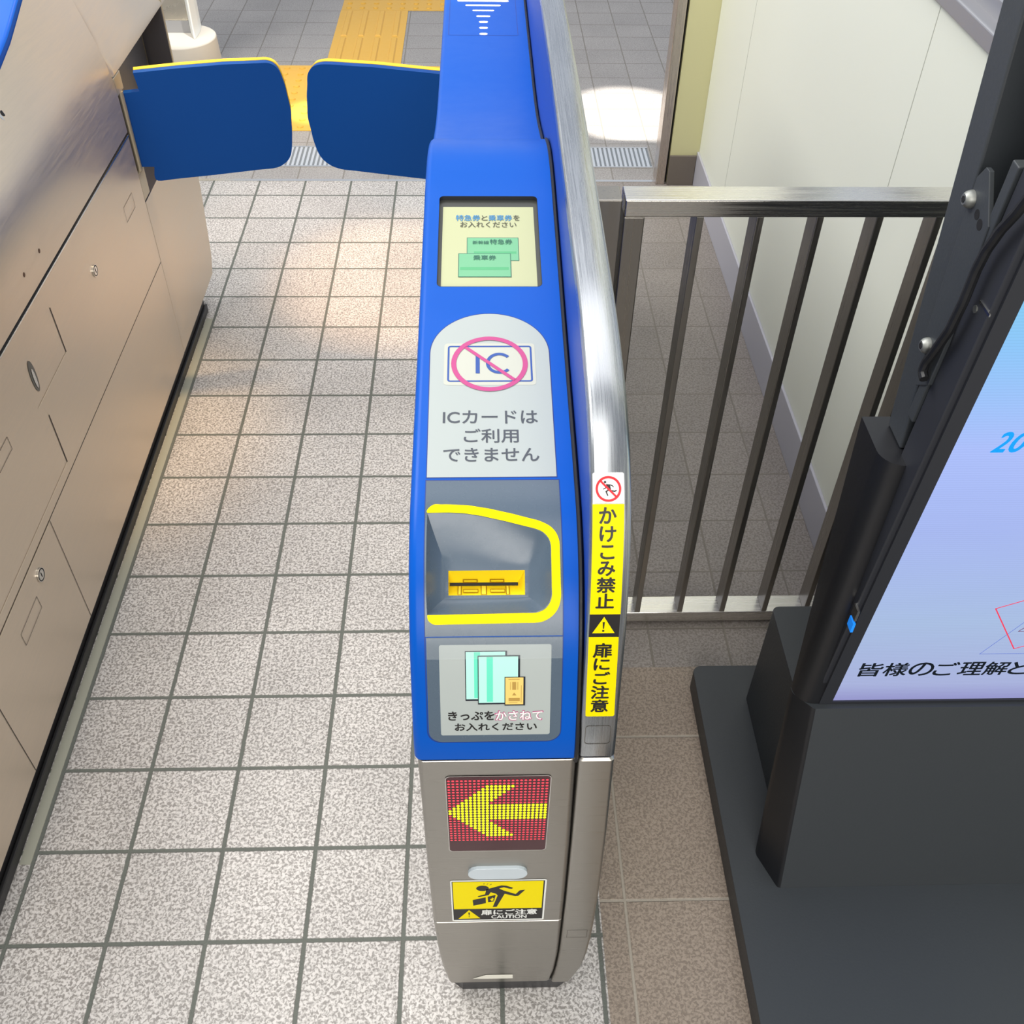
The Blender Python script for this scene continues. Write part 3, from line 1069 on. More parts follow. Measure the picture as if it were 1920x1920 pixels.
# --- caution sticker
ca = flat('caution_sticker', [R(.8328, .2402, .9520, .3562, r=.003)], WHITE, gate, BODY, .0004, 'yellow and black door caution sticker')
flat('sticker_ground', [R(.8346, .2440, .9498, .3530)], BLACK, ca, BODY, .0006)
flat('sticker_field', [R(.8357, .2766, .9480, .3524)], YEL, ca, BODY, .0008)
torso = [(.8773, .3319), (.8959, .3421), (.9021, .3409), (.9105, .3351), (.9093, .3324), (.9063, .3325), (.8992, .3369), (.8930, .3340), (.8985, .3282), (.9141, .3174), (.9189, .3274), (.9258, .3290), (.9175, .3126), (.9134, .3118), (.9003, .3189), (.8904, .2821), (.8853, .2814), (.8915, .3146), (.8894, .3193), (.8827, .3239), (.8802, .3160), (.8676, .3108), (.8663, .3133), (.8756, .3180)]
flat('falling_figure', [(torso, []), (ell(.8725, .3348, .0078, .0073), []), ([(.8599, .3026), (.8764, .3095), (.8766, .2933), (.8606, .2863)], []), ([(.8789, .3113), (.8890, .3158), (.8869, .2977), (.8795, .2957)], []), seg_((.8742, .3455), (.8745, .3490), .0007), seg_((.8780, .3450), (.8795, .3478), .0007), seg_((.8815, .3435), (.8838, .3460), .0007)], BLACK, ca, BODY, .0010)
flat('impact_mark', [([(.8815, .3040), (.8835, .3062), (.8850, .3100), (.8856, .3066), (.8875, .3085), (.8858, .3030), (.8866, .2990), (.8846, .3005), (.8828, .2985), (.8836, .3018)], [])], YEL, ca, BODY, .0012)
flat('warning_triangle', [([(.8408, .2478), (.8693, .2483), (.8549, .2733)], [])], YEL, ca, BODY, .0008)
flat('exclamation_mark', [([(.8538, .2660), (.8560, .2660), (.8552, .2570), (.8546, .2570)], []), (ell(.8549, .2540, .0009), [])], BLACK, ca, BODY, .0010)
flat('sticker_text', [text('扉にご注意', .8707, .2588, .9422, .2738, .03), text('CAUTION', .8838, .2478, .9292, .2572, .03)], WHITE, ca, BODY, .0010, 'white sticker lettering')
flat('tape_mark', [([(.8560, .0450), (.8760, .0585), (.9145, .0579), (.9148, .0440), (.8760, .0440)], [])], TAPE, gate, BODY, .0005, 'white tape mark near the floor')

# --- indicator on the flat top
flat('indicator_panel', [frame(.8153, 2.2520, .9518, 2.64, .0010, .004)], mat('groove_blue2', rgb(40, 66, 150), .5), gate, BODY, .0003)
arcs = []
for (xa, xb, s, h) in ((.8307, .9376, 2.452, .009), (.8477, .9202, 2.4245, .0075), (.8622, .9065, 2.3935, .0075), (.8701, .8982, 2.3595, .008), (.8754, .8932, 2.327, .010), (.8759, .8926, 2.2935, .010), (.8763, .8918, 2.2596, .010)):
    arcs.append((rrect(xa, s - h / 2, xb, s + h / 2, h * .48), []))
for a_ in arcs:
    flat('indicator_light', [a_], LAMP, gate, BODY, .0005, 'white light bar')

# --- gasket
bm = bmesh.new()
gs = [SB - .005] + BODY.cuts(SB, BODY.s[-1]) + [BODY.s[-1]]
secg = [(.9692, -.02), (.9692, .0006), (.9703, .0022), (.9725, .0022), (.9738, .0006), (.9738, -.02)]
obj('rubber_gasket', rings([[BODY.map(x, s, n) for x, n in secg] for s in gs], True, True), RUBBER, gate, 'black rubber seam along the rail', smooth=True)

# --- side rail (raised fin with a steel band over top and front)
RX0, RX1 = .9745, 1.0112
RS = .6325
rs_ = [RS] + RAIL.cuts(RS, RAIL.s[-1]) + [RAIL.s[-1]]
secr = [(RX0, -.016), (RX0, -.003), (RX0 + .0012, -.0012), (RX0 + .0034, 0), (RX1 - .0034, 0), (RX1 - .0012, -.0012), (RX1, -.003), (RX1, -.016)]
rail = obj('side_rail', rings([[RAIL.map(x, s, n) for x, n in secr] for s in rs_], True, True), STEEL_L, gate, 'brushed steel band along the top of the rail', smooth=True, angle=30)
core = [RAIL.yz(s, -.005) for s in [.6335] + RAIL.cuts(.64, RAIL.s[-1])] + [(-.45, 1.008), (-.45, .62), (-2.322, .62)]
obj('rail_side', prism_x(core, RX0 + .0006, RX1 - .0006), BLUE_SIDE, gate, 'blue inner face of the rail')
RLZ = [(a_, b_ + .0014) for a_, b_ in XRZ[:-1]] + [(.635, .9742)]
RRZ = [(.0, .9950), (.03, .9975), (.05, 1.0030), (.072, 1.0100), (.122, 1.0160), (.19, 1.0190), (.312, 1.0190), (.476, 1.0160), (.635, 1.0112)]


def rail_u(z, inset=0.0, r=.004):
    xl, xr, yf = gl(z, RLZ) + inset, gl(z, RRZ) - inset, -2.330 + inset
    pts = [(xl, YB), (xl, yf + r)]
    for k in range(1, 5):
        a = math.radians(180 + 90 * k / 5)
        pts.append((xl + r + r * math.cos(a), yf + r + r * math.sin(a)))
    pts += [(xl + r, yf), (xr - r, yf)]
    for k in range(1, 5):
        a = math.radians(270 + 90 * k / 5)
        pts.append((xr - r + r * math.cos(a), yf + r + r * math.sin(a)))
    pts += [(xr, yf + r), (xr, YB)]
    return [Vector((x, y, z)) for x, y in pts]


L = [rail_u(.0305)]
for k in range(25):
    L.append(rail_u(.031 + (.626 - .031) * k / 24))
L.append(rail_u(.6285, .0025))
obj('rail_foot', rings(L), STEEL_F, gate, 'steel lower front of the rail', smooth=True)
flat('cover_plate', [frame(.9784, .6522, 1.0050, .6782, .0006, .004)], mat('steel_line', rgb(84, 80, 74), .5), rail, RAIL, .0003, 'small rounded cover plate outline')
flat('cover_plate', [frame(.9848, .1858, 1.0120, .2092, .0006)], mat('steel_line', rgb(84, 80, 74), .5), gate, RAIL, .0003, 'small rectangular plate outline')

# --- rail stickers
st = flat('warning_strip', [R(.9758, .9282, 1.0046, .9570, r=.002), R(.9757, .9280, 1.0046, .9300)], WHITE, rail, RAIL, .0004, 'white and yellow vertical warning strip')
flat('strip_ground', [R(.9756, .8204, 1.0045, .9282), ([(.9757, .7950), (1.0043, .7948), (1.0068, .6930), (1.0055, .6912), (.9790, .6912), (.9777, .6925)], [])], YEL, st, RAIL, .0006)
flat('strip_block', [R(.9757, .7949, 1.0043, .8204)], BLACK, st, RAIL, .0006)
flat('warning_triangle', [([(.9787, .7994), (1.0000, .7995), (.9893, .8178)], [])], YEL, st, RAIL, .0008)
flat('exclamation_mark', [([(.9881, .8120), (.9903, .8120), (.9896, .8045), (.9888, .8045)], []), (ell(.9891, .8022, .0011), [])], BLACK, st, RAIL, .0010)
c = (.9901, .9420)
flat('running_figure', [(ell(c[0] - .0030, c[1] + .0062, .0011), []), ([(c[0] - .0022, c[1] + .0045), (c[0] + .0015, c[1] + .0040), (c[0] + .0025, c[1] - .0018), (c[0] - .0008, c[1] - .0012)], [])] + stroke([(c[0] - .002, c[1] + .003), (c[0] - .0028, c[1] + .0005), (c[0] - .0048, c[1] - .0002)], .0008) + stroke([(c[0] + .001, c[1] + .0038), (c[0] + .0035, c[1] + .0030), (c[0] + .0048, c[1] + .0016)], .0008) + stroke([(c[0] + .0003, c[1] - .0010), (c[0] - .0022, c[1] - .0024), (c[0] - .0005, c[1] - .0062)], .0011) + stroke([(c[0] + .002, c[1] - .0014), (c[0] + .0055, c[1] - .0022), (c[0] + .0075, c[1] - .0014)], .0011), BLACK, st, RAIL, .0008)
flat('prohibition_ring', [(ell(c[0], c[1], .0117), [ell(c[0], c[1], .0096)]), seg_((c[0] - .0074, c[1] + .0074), (c[0] + .0074, c[1] - .0074), .0018)], RED, st, RAIL, .0010)
ch = [('か', .9819, .9108, .9972, .9252), ('け', .9826, .8937, .9971, .9078), ('こ', .9836, .8772, .9960, .8900), ('み', .9818, .8608, .9971, .8746), ('禁', .9812, .8438, .9980, .8587), ('止', .9810, .8274, .9973, .8423),
      ('扉', .9811, .7701, .9986, .7872), ('に', .9827, .7534, .9976, .7682), ('ご', .9835, .7347, .9988, .7506), ('注', .9820, .7153, .9992, .7320), ('意', .9827, .6976, .9995, .7134)]
for cc in (ch[:6], ch[6:]):
    flat('strip_text', [text(k, x0, y0, x1, y1, .032) for k, x0, y0, x1, y1 in cc], BLACK, st, RAIL, .0008, 'black vertical lettering')


# --- flap doors (shared builder)
def flap(root, hinge, ang, outline, flip):
    d = Vector((math.cos(ang), math.sin(ang), 0))
    n = Vector((-d.y, d.x, 0)) * (1 if d.x > 0 else -1)      # away from the viewer
    H = Vector((hinge[0], hinge[1], 0))

    def slab(pts, n0, n1):
        bm = bmesh.new()
        V, T = cdt_fill(pts)
        a = [bm.verts.new(H + d * p[0] + n * n0 + Vector((0, 0, p[1]))) for p in V]
        b = [bm.verts.new(H + d * p[0] + n * n1 + Vector((0, 0, p[1]))) for p in V]
        for t in T:
            bm.faces.new([a[i] for i in t])
            bm.faces.new([b[i] for i in reversed(t)])
        for i in range(len(pts)):
            j = (i + 1) % len(pts)
            bm.faces.new((a[i], a[j], b[j], b[i]))
        return bm
    f = obj('flap_door', slab(outline, 0, .016), FLAP, root, 'dark blue padded flap door', bevel=.003, smooth=True, angle=60)
    cx = sum(p[0] for p in outline) / len(outline)
    cz = sum(p[1] for p in outline) / len(outline)
    o2 = [(p[0] + (.0015 if p[0] > cx else 0), p[1] + (.001 if p[1] > cz else -.0)) for p in outline if p[0] > .0265 or flip]
    obj('door_edge', slab(o2, .0162, .030), YEL_TRIM, f, 'yellow back edge of the door', bevel=.002)
    return f


flap(gate, (.803, -.79), math.radians(168), smooth_loop([(0, .742), (.15, .744), (.243, .742), (.266, .740), (.284, .733), (.296, .717), (.304, .671), (.308, .625), (.301, .572), (.291, .540), (.271, .521), (.244, .513), (.145, .511)], seg=.045) + [(.0, .509)], True)

# ================================================================== LEFT TICKET GATE
lg = thing('ticket_gate', 'steel sided ticket gate along the left edge with lock cylinders and panel seams', 'ticket gate', (.0, -1.35, 0), 'ticket gates')
PX = .140
Y0, Y1 = -2.335, -.385


def upper_x(t, zb):
    # vertical up to .70, a soft bend, then leaning in to the blue cover's edge
    out = [(PX, .6332), (PX, .66), (PX, .695)]
    ctl = [(PX, .70), (PX, .755), (.080 + (PX - .080) * .62, .755 + (zb - .755) * .38)]
    for k in range(1, 9):
        t = k / 8
        out.append(tuple((1 - t) ** 2 * ctl[0][i] + 2 * t * (1 - t) * ctl[1][i] + t * t * ctl[2][i] for i in (0, 1)))
    for k in range(1, 6):
        t = k / 5
        out.append((ctl[2][0] + (.080 - ctl[2][0]) * t, ctl[2][1] + (zb - ctl[2][1]) * t))
    return out


def zblue(y):
    pts = [(-2.4, .842), (-1.50, .846), (-1.36, .853), (-1.26, .868), (-1.168, .889), (-1.097, .907), (-1.04, .928), (-.998, .944), (-.95, .957), (-.90, .963), (-.80, .960), (-.38, .88)]
    return gl(y, pts)


ys = [Y0 + (Y1 - Y0) * k / 60 for k in range(61)]
# pocket for the flap: y -.80 .. -.43, z .475 .. .745
PK = (-.812, -.425, .475, .745)
# lower side sheet: near part, far part with pocket opening (polygon with hole in y,z)


def sheet(name, outer, holes, label=None, x=PX, th=.004, m=STEEL_S):
    bm = bmesh.new()
    V, T = cdt_fill(outer, holes)
    a = [bm.verts.new((x, p[0], p[1])) for p in V]
    b = [bm.verts.new((x - th, p[0], p[1])) for p in V]
    for t in T:
        bm.faces.new([a[i] for i in t])
        bm.faces.new([b[i] for i in reversed(t)])
    n0 = 0
    for lp in [outer] + list(holes):
        for i in range(len(lp)):
            i2, j2 = n0 + i, n0 + (i + 1) % len(lp)
            bm.faces.new((a[i2], a[j2], b[j2], b[i2]))
        n0 += len(lp)
    return obj(name, bm, m, lg, label, bevel=.0010)


# far end slants in towards the floor
sheet('side_panel', [(-2.30, .075), (-.8235, .075), (-.8235, .328), (-2.325, .328), (-2.325, .25)], [], 'lower steel side panel')
sheet('side_panel', [(-2.327, .3295), (-.8235, .3295), (-.8235, .6275), (-2.327, .6275)], [], 'middle steel side panel with lock and hatch')
sheet('far_panel', [(-.8215, .075), (-.452, .075), (-.425, .12), (-.392, .30), (-.388, .474), (-.8215, .474)], [], 'steel panel below the flap door')
obj('side_core', boxes(((-.14, -2.322, .075), (PX - .0062, -.83, .70)), ((-.14, -.83, .075), (PX - .06, -.46, .74)), ((PX - .0601, -.83, .078), (PX - .0062, -.46, .469))), DARK, lg)
bm = bmesh.new()
yl = [y for y in ys if y < -.8235] + [-.8235]
obj('upper_panel', rings([[Vector((x, y, z)) for x, z in upper_x(0, zblue(y))] for y in yl], False, False), STEEL_S, lg, 'curved steel upper side panel', smooth=True, angle=60)
# beyond the hinge the sloping sheet ends at the pocket's top edge


def upper_far(y):
    zb = zblue(y)
    out = [(PX, .7455), (PX - .001, .752)]
    for k in range(1, 11):
        t = k / 10
        out.append((PX - .001 + (.080 - PX + .001) * t, .752 + (zb - .752) * t))
    return out


yl = [-.8215 + (Y1 + .03 + .8215) * k / 24 for k in range(25)]
near_sec = upper_x(0, zblue(-.8235))


def near_x(z):
    for (xa, za), (xb, zb_) in zip(near_sec, near_sec[1:]):
        if za <= z <= zb_:
            return xa + (xb - xa) * (z - za) / max(1e-6, zb_ - za)
    return near_sec[-1][0]


first = [Vector((near_x(z), -.8234, z)) for x, z in upper_far(-.8235)]
obj('upper_panel', rings([first] + [[Vector((x, y, z)) for x, z in upper_far(y)] for y in yl], False, False), STEEL_S, lg, 'sloping steel panel above the flap door pocket', smooth=True, angle=60)
bm = boxes(((PX - .058, -.8215, .474), (PX - .054, -.42, .7455)), ((PX - .058, -.8215, .470), (PX - .0005, -.40, .4745)), ((PX - .058, -.40, .474), (PX - .001, -.395, .7455)))
obj('door_pocket', bm, mat('pocket_grey', rgb(96, 96, 104), .35, .6), lg, 'dark pocket behind the flap door')
obj('end_post', boxes(((PX - .10, -.394, .32), (PX - .0005, -.384, .85))), BRACKET, lg, 'narrow end strip', bevel=.003)
obj('hinge_plate', boxes(((PX - .03, -.8205, .705), (PX - .001, -.775, .742))), BRACKET, lg, bevel=.002)
obj('hinge_plate', boxes(((PX - .03, -.8205, .476), (PX - .001, -.775, .536))), BRACKET, lg, bevel=.002)
obj('hinge_pin', cyl((PX - .004, -.796, .536), (0, 0, 1), .006, .17), BRACKET, lg, smooth=True)
# seam with its pale lip
obj('panel_seam', boxes(((PX - .006, -2.327, .6275), (PX - .0012, -.8235, .6332))), DARK, lg)
obj('seam_lip', boxes(((PX - .002, -2.327, .6245), (PX + .0009, -.8235, .6275))), STEEL_FLAT, lg, bevel=.0006)
obj('post_edge', boxes(((PX - .003, -.8235, .075), (PX - .0012, -.8215, .700))), DARK, lg)
# blue cover of the left gate
yl = [y for y in ys if y < -.925] + [-.9262]
seccap = lambda zb: [(.079, zb - .003), (.079, zb + .0105), (.0765, zb + .0135), (.073, zb + .0145), (-.14, zb + .0155), (-.14, zb - .003)]
obj('top_cover', rings([[Vector((x, y, z)) for x, z in seccap(zblue(y))] for y in yl]), BLUE, lg, 'blue top cover', smooth=True, angle=35)
yl = [-.9248 + (.9248 - .40) * k / 20 for k in range(21)]
obj('top_cover', rings([[Vector((x, y, z)) for x, z in seccap(zblue(y))] for y in yl]), BLUE, lg, 'blue top cover beyond the joint', smooth=True, angle=35)
obj('plinth', prism_z([(-.12, -2.30), (.118, -2.30), (.120, -.52), (-.12, -.52)], 0, .0745), PLINTH, lg, 'black base plinth', bevel=.002)
obj('plinth_lip', prism_x([(-2.30, 0.0), (-.52, 0.0), (-.52, .022), (-2.30, .022)], .1205, .1275), PLINTH, lg, bevel=.002)


def side_lines(name, pts_list, m, w=.0016, n=.0006):
    P = PlaneM((PX, 0, 0), (0, 1, 0), (0, 0, 1))
    for pts in pts_list:
        if len(pts) > 2:
            ys_, zs_ = [p[0] for p in pts], [p[1] for p in pts]
            flat(name, [frame(min(ys_), min(zs_), max(ys_), max(zs_), w)], m, lg, P, n, smooth=False)
        else:
            flat(name, [seg_(pts[0], pts[1], w)], m, lg, P, n, smooth=False)


LINE_D = mat('panel_line_dark', rgb(50, 44, 38), .6)
LINE_L = mat('panel_line_light', rgb(232, 222, 202), .35, .8)
side_lines('hatch_edge', [[(-1.408, .583), (-1.406, .490)], [(-1.541, .456), (-1.541, .350)]], LINE_D, .0028)
side_lines('hatch_edge', [[(-1.406, .490), (-1.564, .489)], [(-1.541, .350), (-1.90, .350)]], LINE_L, .0018)
side_lines('panel_joint', [[(-.8235, .3288), (-2.325, .3288)]], LINE_D, .0016, .0003)
side_lines('panel_joint', [[(-1.666, .327), (-1.666, .076)], [(-1.9945, .327), (-1.9945, .076)]], LINE_D, .0014)
side_lines('panel_joint', [[(-1.664, .3262), (-2.325, .3262)]], LINE_L, .0016)


def drect(y0, z0, y1, z1):
    return [(y0, z0), (y1, z0), (y1, z1), (y0, z1), (y0, z0)]


side_lines('plate_outline', [drect(-.960, .500, -.892, .533), drect(-1.739, .502, -1.682, .527), drect(-1.871, .247, -1.790, .275)], LINE_D, .0009)
for (y, z, r) in ((-1.188, .523, .0115), (-1.756, .290, .0125)):
    lk = obj('lock_cylinder', cyl((PX + .0003, y, z), (1, 0, 0), r, .0022), STEEL_FLAT, lg, 'round lock cylinder', smooth=True)
    obj('lock_ring', rings([[Vector((PX + .0027, y + q * math.cos(a * math.pi / 16), z + q * math.sin(a * math.pi / 16))) for a in range(32)] for q in (r * .74, r * .90)], True, False), DARK, lk)
    obj('keyhole', boxes(((PX + .0026, y - .0008, z - r * .38), (PX + .0030, y + .0008, z + r * .38))), DARK, lk)
lk = obj('lock_cylinder', cyl((.0905, -1.240, .8445), (1, 0, .49), .0125, .003), STEEL_FLAT, lg, 'upper lock cylinder', smooth=True)
obj('lock_ring', cyl((.0932, -1.240, .8460), (1, 0, .49), .0050, .0006), DARK, lk, smooth=True)
hd = flat('recessed_handle', [(ell(-1.541, .537, .0105, .030, 28), [])], mat('handle_grey', rgb(108, 108, 104), .35, .8), lg, PlaneM((PX, 0, 0), (0, 1, 0), (0, 0, 1)), .0008, 'recessed oval pull handle')
flat('handle_pull', [(ell(-1.541, .533, .0042, .019, 20), [])], STEEL_FLAT, hd, PlaneM((PX, 0, 0), (0, 1, 0), (0, 0, 1)), .0014)
for y, z in ((-1.375, .672), (-1.452, .673)):
    obj('drilled_hole', cyl((PX - .0006, y, z), (1, 0, 0), .0040, .0009, 14), mat('hole_brown', rgb(96, 70, 52), .7), lg)
for k in range(9):
    obj('plinth_screw', cyl((.1205, -2.2 + k * .2, .052), (1, 0, 0), .0042, .0035, 12, dome=1), DARK, lg)
flap(lg, (.1395, -.79), math.radians(12), [(0, .5410), (.026, .5385)] + smooth_loop([(.022, .5200), (.027, .5065), (.145, .508), (.286, .512), (.310, .524), (.323, .545), (.330, .587), (.334, .640), (.329, .691), (.320, .725), (.303, .739), (.276, .741), (.211, .743), (.115, .742), (.029, .739)], seg=.045) + [(.033, .7015), (0, .700)], False)

# ================================================================== RAILING
YF = -1.640
fence = thing('railing_gate', 'brushed steel swing railing of upright bars between ticket gate and wall', 'railing', (1.32, -1.62, 0))
X0, X1 = 1.0715, 1.566
bm = prism_x([(YF, .875), (YF + .042, .875), (YF + .042, .900), (YF, .900)], X0, X1)
obj('top_rail', bm, STEEL_R, fence, 'flat steel top rail', bevel=.0018)
obj('end_upright', boxes(((X0, YF, .010), (X0 + .0285, YF + .042, .8748))), STEEL_B, fence, 'wide end upright by the ticket gate', bevel=.0015)
obj('end_upright', boxes(((X1 - .0285, YF, .010), (X1, YF + .042, .8748))), STEEL_B, fence, bevel=.0015)
obj('bottom_rail', boxes(((X0 + .0286, YF, .010), (X1 - .0286, YF + .042, .0365))), STEEL_R, fence, 'flat steel bottom rail', bevel=.0015)
bb = obj('upright_bar', boxes(((1.1715, YF + .0015, .0366), (1.1815, YF + .0405, .8748))), STEEL_B, fence, bevel=.001)
for k in range(1, 5):
    o = bb.copy()
    COL.objects.link(o)
    o.parent = fence
    o.matrix_parent_inverse = bb.matrix_parent_inverse.copy()
    o.location.x = k * .0830
# the post on the ticket gate's flank that the railing swings from
post = thing('railing_post', 'short steel post between ticket gate and swing railing', 'post', (1.045, -1.62, 0))
obj('post_tube', boxes(((1.0205, YF, .0), (1.0675, YF + .042, .900))), STEEL_B, post, bevel=.0018)
obj('pivot_pin', cyl((1.0700, YF + .016, .55), (0, 0, 1), .0018, .06, 12), STEEL_FLAT, post)

# ================================================================== DIGITAL SIGN
sign = thing('digital_sign', 'black floor standing digital sign with lit pale blue screen', 'digital sign', (1.45, -2.1, 0))


def rbox_z(x0, y0, x1, y1, z0, z1, r):
    return prism_z(rrect(x0, y0, x1, y1, r, 6), z0, z1)


obj('base_plate', rbox_z(1.261, -3.0, 2.10, -1.778, 0, .048, .016), SIGN, sign, 'flat black base plate', bevel=.003, smooth=True)
obj('weight_box', rbox_z(1.347, -2.12, 2.01, -1.842, .0482, .292, .012), SIGN, sign, 'black box behind the column', bevel=.003, smooth=True)


# front cover and column: swept upward, leaning back
def col_sec(z):
    yb = gl(z, [(.048, -2.142), (.20, -2.107), (.381, -2.073), (.60, -2.043), (.83, -2.016)])
    yf = gl(z, [(.048, -2.203), (.20, -2.160), (.394, -2.107), (.60, -2.110), (.83, -2.100)])
    return yb, yf


L = []
for k in range(13):
    z = .0482 + (.390 - .0482) * k / 12
    yb, yf = col_sec(z)
    lp = [(2.05, yb), (1.3055, yb), (1.3058, yb - .008), (1.3075, yb - .012), (1.3262, yf + .0035), (1.3285, yf + .0010), (1.3320, yf), (2.05, yf)]
    L.append([Vector((x, y, z)) for x, y in lp])
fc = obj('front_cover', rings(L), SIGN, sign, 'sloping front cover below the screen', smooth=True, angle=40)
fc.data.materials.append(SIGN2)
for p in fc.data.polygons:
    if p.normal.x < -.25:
        p.material_index = 1  # left-facing faces darkened: their shade is put into the colour
L = []
for k in range(13):
    z = .3905 + (.830 - .3905) * k / 12
    yb, yf = col_sec(z)
    yf = min(yf, yb - .075)
    yf = max(yf, -2.100)
    r = .026
    lp = [(1.345, yb), (1.3060, yb), (1.3060, yf + r)]
    for q in range(1, 7):
        a = math.radians(180 + 90 * q / 7)
        lp.append((1.3060 + r + r * math.cos(a), yf + r + r * math.sin(a)))
    lp += [(1.3060 + r, yf), (1.345, yf)]
    L.append([Vector((x, y, z)) for x, y in lp])
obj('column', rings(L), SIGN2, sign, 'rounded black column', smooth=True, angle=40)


# leaning post
def lean_box(x0, x1, yA, zA, yB, zB, d):
    """box post whose rear-left edge runs (yA,zA)->(yB,zB); d is depth towards the front"""
    bm = bmesh.new()
    vs = []
    for y, z in ((yA, zA), (yB, zB)):
        vs.append([bm.verts.new(p) for p in ((x0, y, z), (x1, y, z), (x1, y - d, z), (x0, y - d, z))])
    for i in range(4):
        j = (i + 1) % 4
        bm.faces.new((vs[0][i], vs[0][j], vs[1][j], vs[1][i]))
    bm.faces.new(vs[0])
    bm.faces.new(vs[1])
    return bm


obj('mast', lean_box(1.3315, 1.378, -2.030, .8305, -1.905, 1.68, .043), SIGN, sign, 'leaning square mast', bevel=.0025)
P = PlaneM((1.3305, 0, 0), (0, -1, 0), (0, 0, 1))


def plate_yz(name, pts, x0, x1, m, label=None):
    return obj(name, prism_x(pts, x0, x1), m, sign, label, bevel=.001)


plate_yz('tilt_bracket', [(-2.040, 1.128), (-2.050, 1.142), (-2.058, 1.142), (-2.090, 1.105), (-2.094, .985), (-2.090, .930), (-2.066, .912), (-2.050, .955)], 1.3265, 1.3312, SIGN, 'bracket plate with two bolts')
UPV = Vector((0, -.0593, .998))


def dpl(u, v, n):   # display frame coordinates -> yz
    q = Vector((1.356 + u, -2.1, .396)) + UPV * v + Vector((0, -.998, -.0593)) * n
    return q


bm = bmesh.new()


def dbox(bm, u0, u1, v0, v1, n0, n1):
    vs = [bm.verts.new(dpl(u, v, n)) for u in (u0, u1) for v in (v0, v1) for n in (n0, n1)]
    for f in ((0, 1, 3, 2), (4, 6, 7, 5), (0, 4, 5, 1), (2, 3, 7, 6), (0, 2, 6, 4), (1, 5, 7, 3)):
        bm.faces.new([vs[i] for i in f])
    return bm


obj('mount_channel', dbox(bm, -.028, .02, .478, .768, -.060, -.046), SIGN, sign, 'steel channel behind the screen', bevel=.0015)
DW, DH = .650, 1.16
bez = obj('screen_housing', dbox(bmesh.new(), -.0250, DW, -.0130, DH, -.045, -.0025), BEZEL, sign, 'black screen housing', bevel=.002)
bm = bmesh.new()
dbox(bm, -.0180, -.0008, -.0126, DH, -.0025, .0012)
dbox(bm, -.0008, DW, -.0126, -.0004, -.0025, .0012)
dbox(bm, DW - .017, DW, -.0003, DH, -.0025, .0012)
obj('bezel', bm, BEZEL, sign, 'black screen bezel')
DM = PlaneM((1.356, -2.1, .396), (1, 0, 0), UPV)
screen = flat('screen', [R(-.0008, -.0004, DW, DH)], SIGN_PIC, sign, DM, -.0015, 'lit pale blue screen with lettering', smooth=False)
chars = '皆様のご理解と'
xs = [.0160, .0500, .0842, .1180, .1515, .1850, .2185]
mm = []
for k, cch in enumerate(chars[:6]):
    w = .0315
    if cch == 'ご':
        w = .0300
    mm.append(text(cch, xs[k], .0600, xs[k] + w, .0908, .02))
mm.append(text('と', .2190, .0610, .2465, .0895, .02))
flat('screen_text', mm, S_TXT, screen, DM, -.0011, 'black screen lettering', smooth=False)
flat('screen_text', [text('2', .0412, .4776, .0560, .5052, .03, .25), text('0', .0585, .4776, .0745, .5052, .03, .25)], S_BLUE, screen, DM, -.0011, 'blue italic screen numerals', smooth=False)
flat('screen_drawing', stroke([(.1655, .1095), (.3050, .1095), (.2350, .2640)], .0010, True), S_LINE, screen, DM, -.0012, smooth=False)
flat('screen_drawing', stroke([(.1492, .2082), (.2064, .1208), (.2990, .1730), (.2480, .2620)], .0016, True), S_RED, screen, DM, -.0011, smooth=False)
flat('screen_drawing', stroke([(.1967, .1597), (.2520, .1597), (.2250, .2050)], .0012, True), mat('sign_line_dark', rgb(110, 52, 82), .4, emit=.3), screen, DM, -.0010, smooth=False)
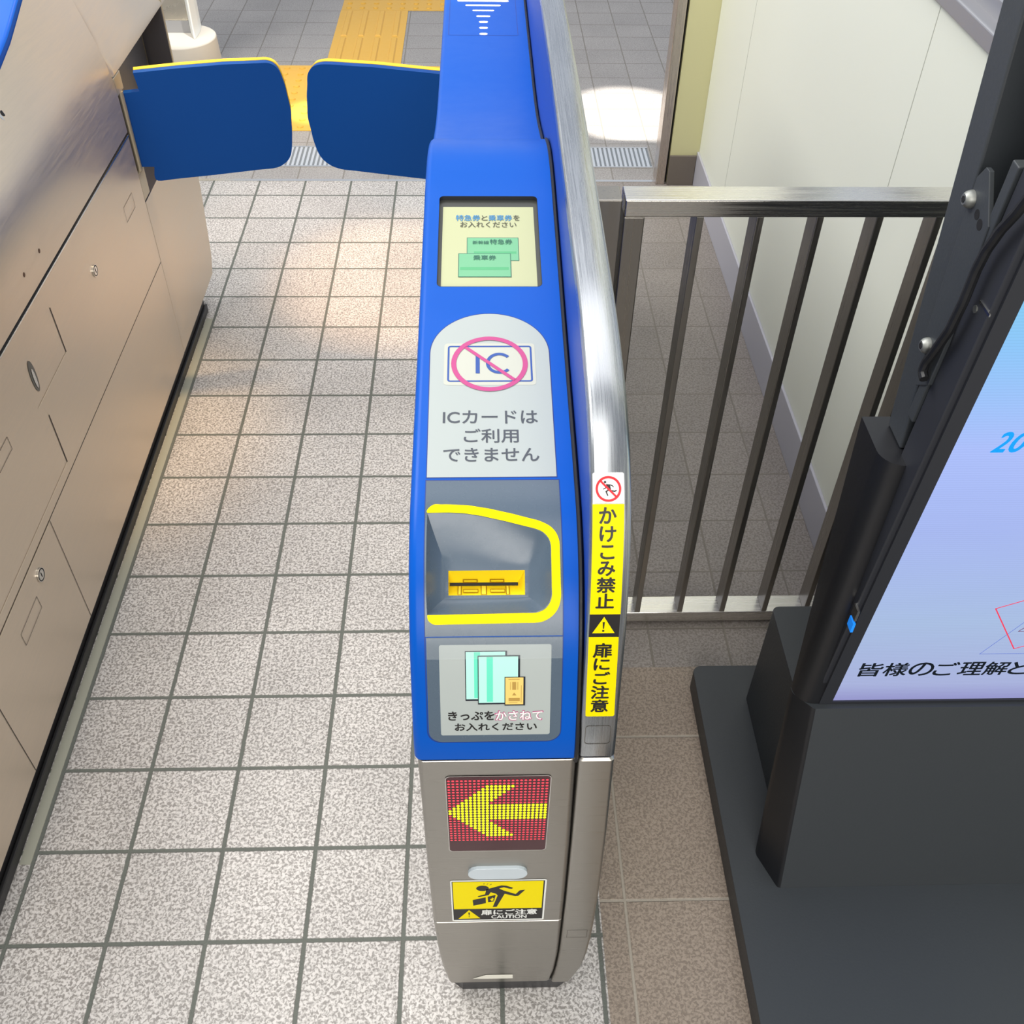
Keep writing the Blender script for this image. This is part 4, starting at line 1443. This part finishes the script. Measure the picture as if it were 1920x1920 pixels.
# bolts
for y, z in ((-2.0455, 1.109), (-2.0635, .960)):
    bt = obj('bolt', cyl((1.3265, y, z), (-1, 0, 0), .0085, .0080, 20, dome=1), GALV, sign, 'zinc button head bolt', smooth=True)
    obj('hex_socket', cyl((1.3184, y, z), (-1, 0, 0), .0034, .0004, 6), DARK, bt)
obj('slot_hole', cyl((1.3266, -2.0640, 1.1035), (-1, 0, 0), .0048, .0004, 16), DARK, sign)
obj('slot_hole', cyl((1.3266, -2.0745, 1.0990), (-1, 0, 0), .0052, .0004, 16), DARK, sign)
cab = [(-2.150, 1.175), (-2.136, 1.144), (-2.122, 1.120), (-2.112, 1.095), (-2.108, 1.073), (-2.107, 1.039), (-2.102, 1.006), (-2.092, .978), (-2.082, .953), (-2.082, .942), (-2.090, .938)]
obj('cable', tube([(1.3215 if i < 8 else 1.3225 + .004 * (i - 8), p[0], p[1]) for i, p in enumerate(smooth_loop(cab))] if False else [(1.3205, p[0], p[1]) for p in smooth_loop(cab)], .0048), RUBBER, sign, 'loose black cable', smooth=True)
# ports and a screw on the housing's edge
obj('port', boxes(((1.3290, -2.121, .594), (1.3322, -2.107, .612))), STEEL_FLAT, sign, 'metal socket on the housing edge')
obj('port', boxes(((1.3290, -2.122, .574), (1.3322, -2.108, .590))), USB_BLUE, sign, 'blue socket on the housing edge')
obj('housing_screw', cyl((1.3310, -2.113, 1.035), (-1, 0, 0), .0038, .001, 14), GALV, sign)
obj('housing_clip', boxes(((1.3298, -2.1400, 1.0440), (1.3312, -2.116, 1.0468))), STEEL_FLAT, sign)

# ================================================================== POST ON ROUND BASE, far left
pp = thing('pillar', 'square steel pillar with sunlit white side on round concrete base', 'pillar', (-.27, 1.17, 0))
obj('round_base', cyl((-.272, 1.165, 0), (0, 0, 1), .140, .14, 48, r2=.134), CONC, pp, 'round pale concrete base', smooth=True, bevel=.006, angle=40)
obj('pillar_shaft', prism_z([(-.46, 1.196), (-.2385, 1.196), (-.2385, 1.262), (-.46, 1.262)], .185, 2.4), brushed('pillar_steel', (.62, .58, .50), .32, (5, 200, 5)), pp, 'steel face of the pillar', bevel=.003)
obj('pillar_foot', prism_z([(-.40, 1.1965), (-.239, 1.1965), (-.239, 1.2615), (-.40, 1.2615)], .1402, .1848), mat('foot_grey', rgb(150, 150, 152), .5), pp)
obj('side_fin', prism_z([(-.2380, 1.196), (-.2120, 1.128), (-.2065, 1.130), (-.2040, 1.2), (-.2100, 1.262), (-.2380, 1.262)], .1402, 2.4), mat('sunlit_white', rgb(236, 238, 236), .5), pp, 'side of the pillar with sunlight painted white', bevel=.002)  # sunlight on this face is put into the white colour
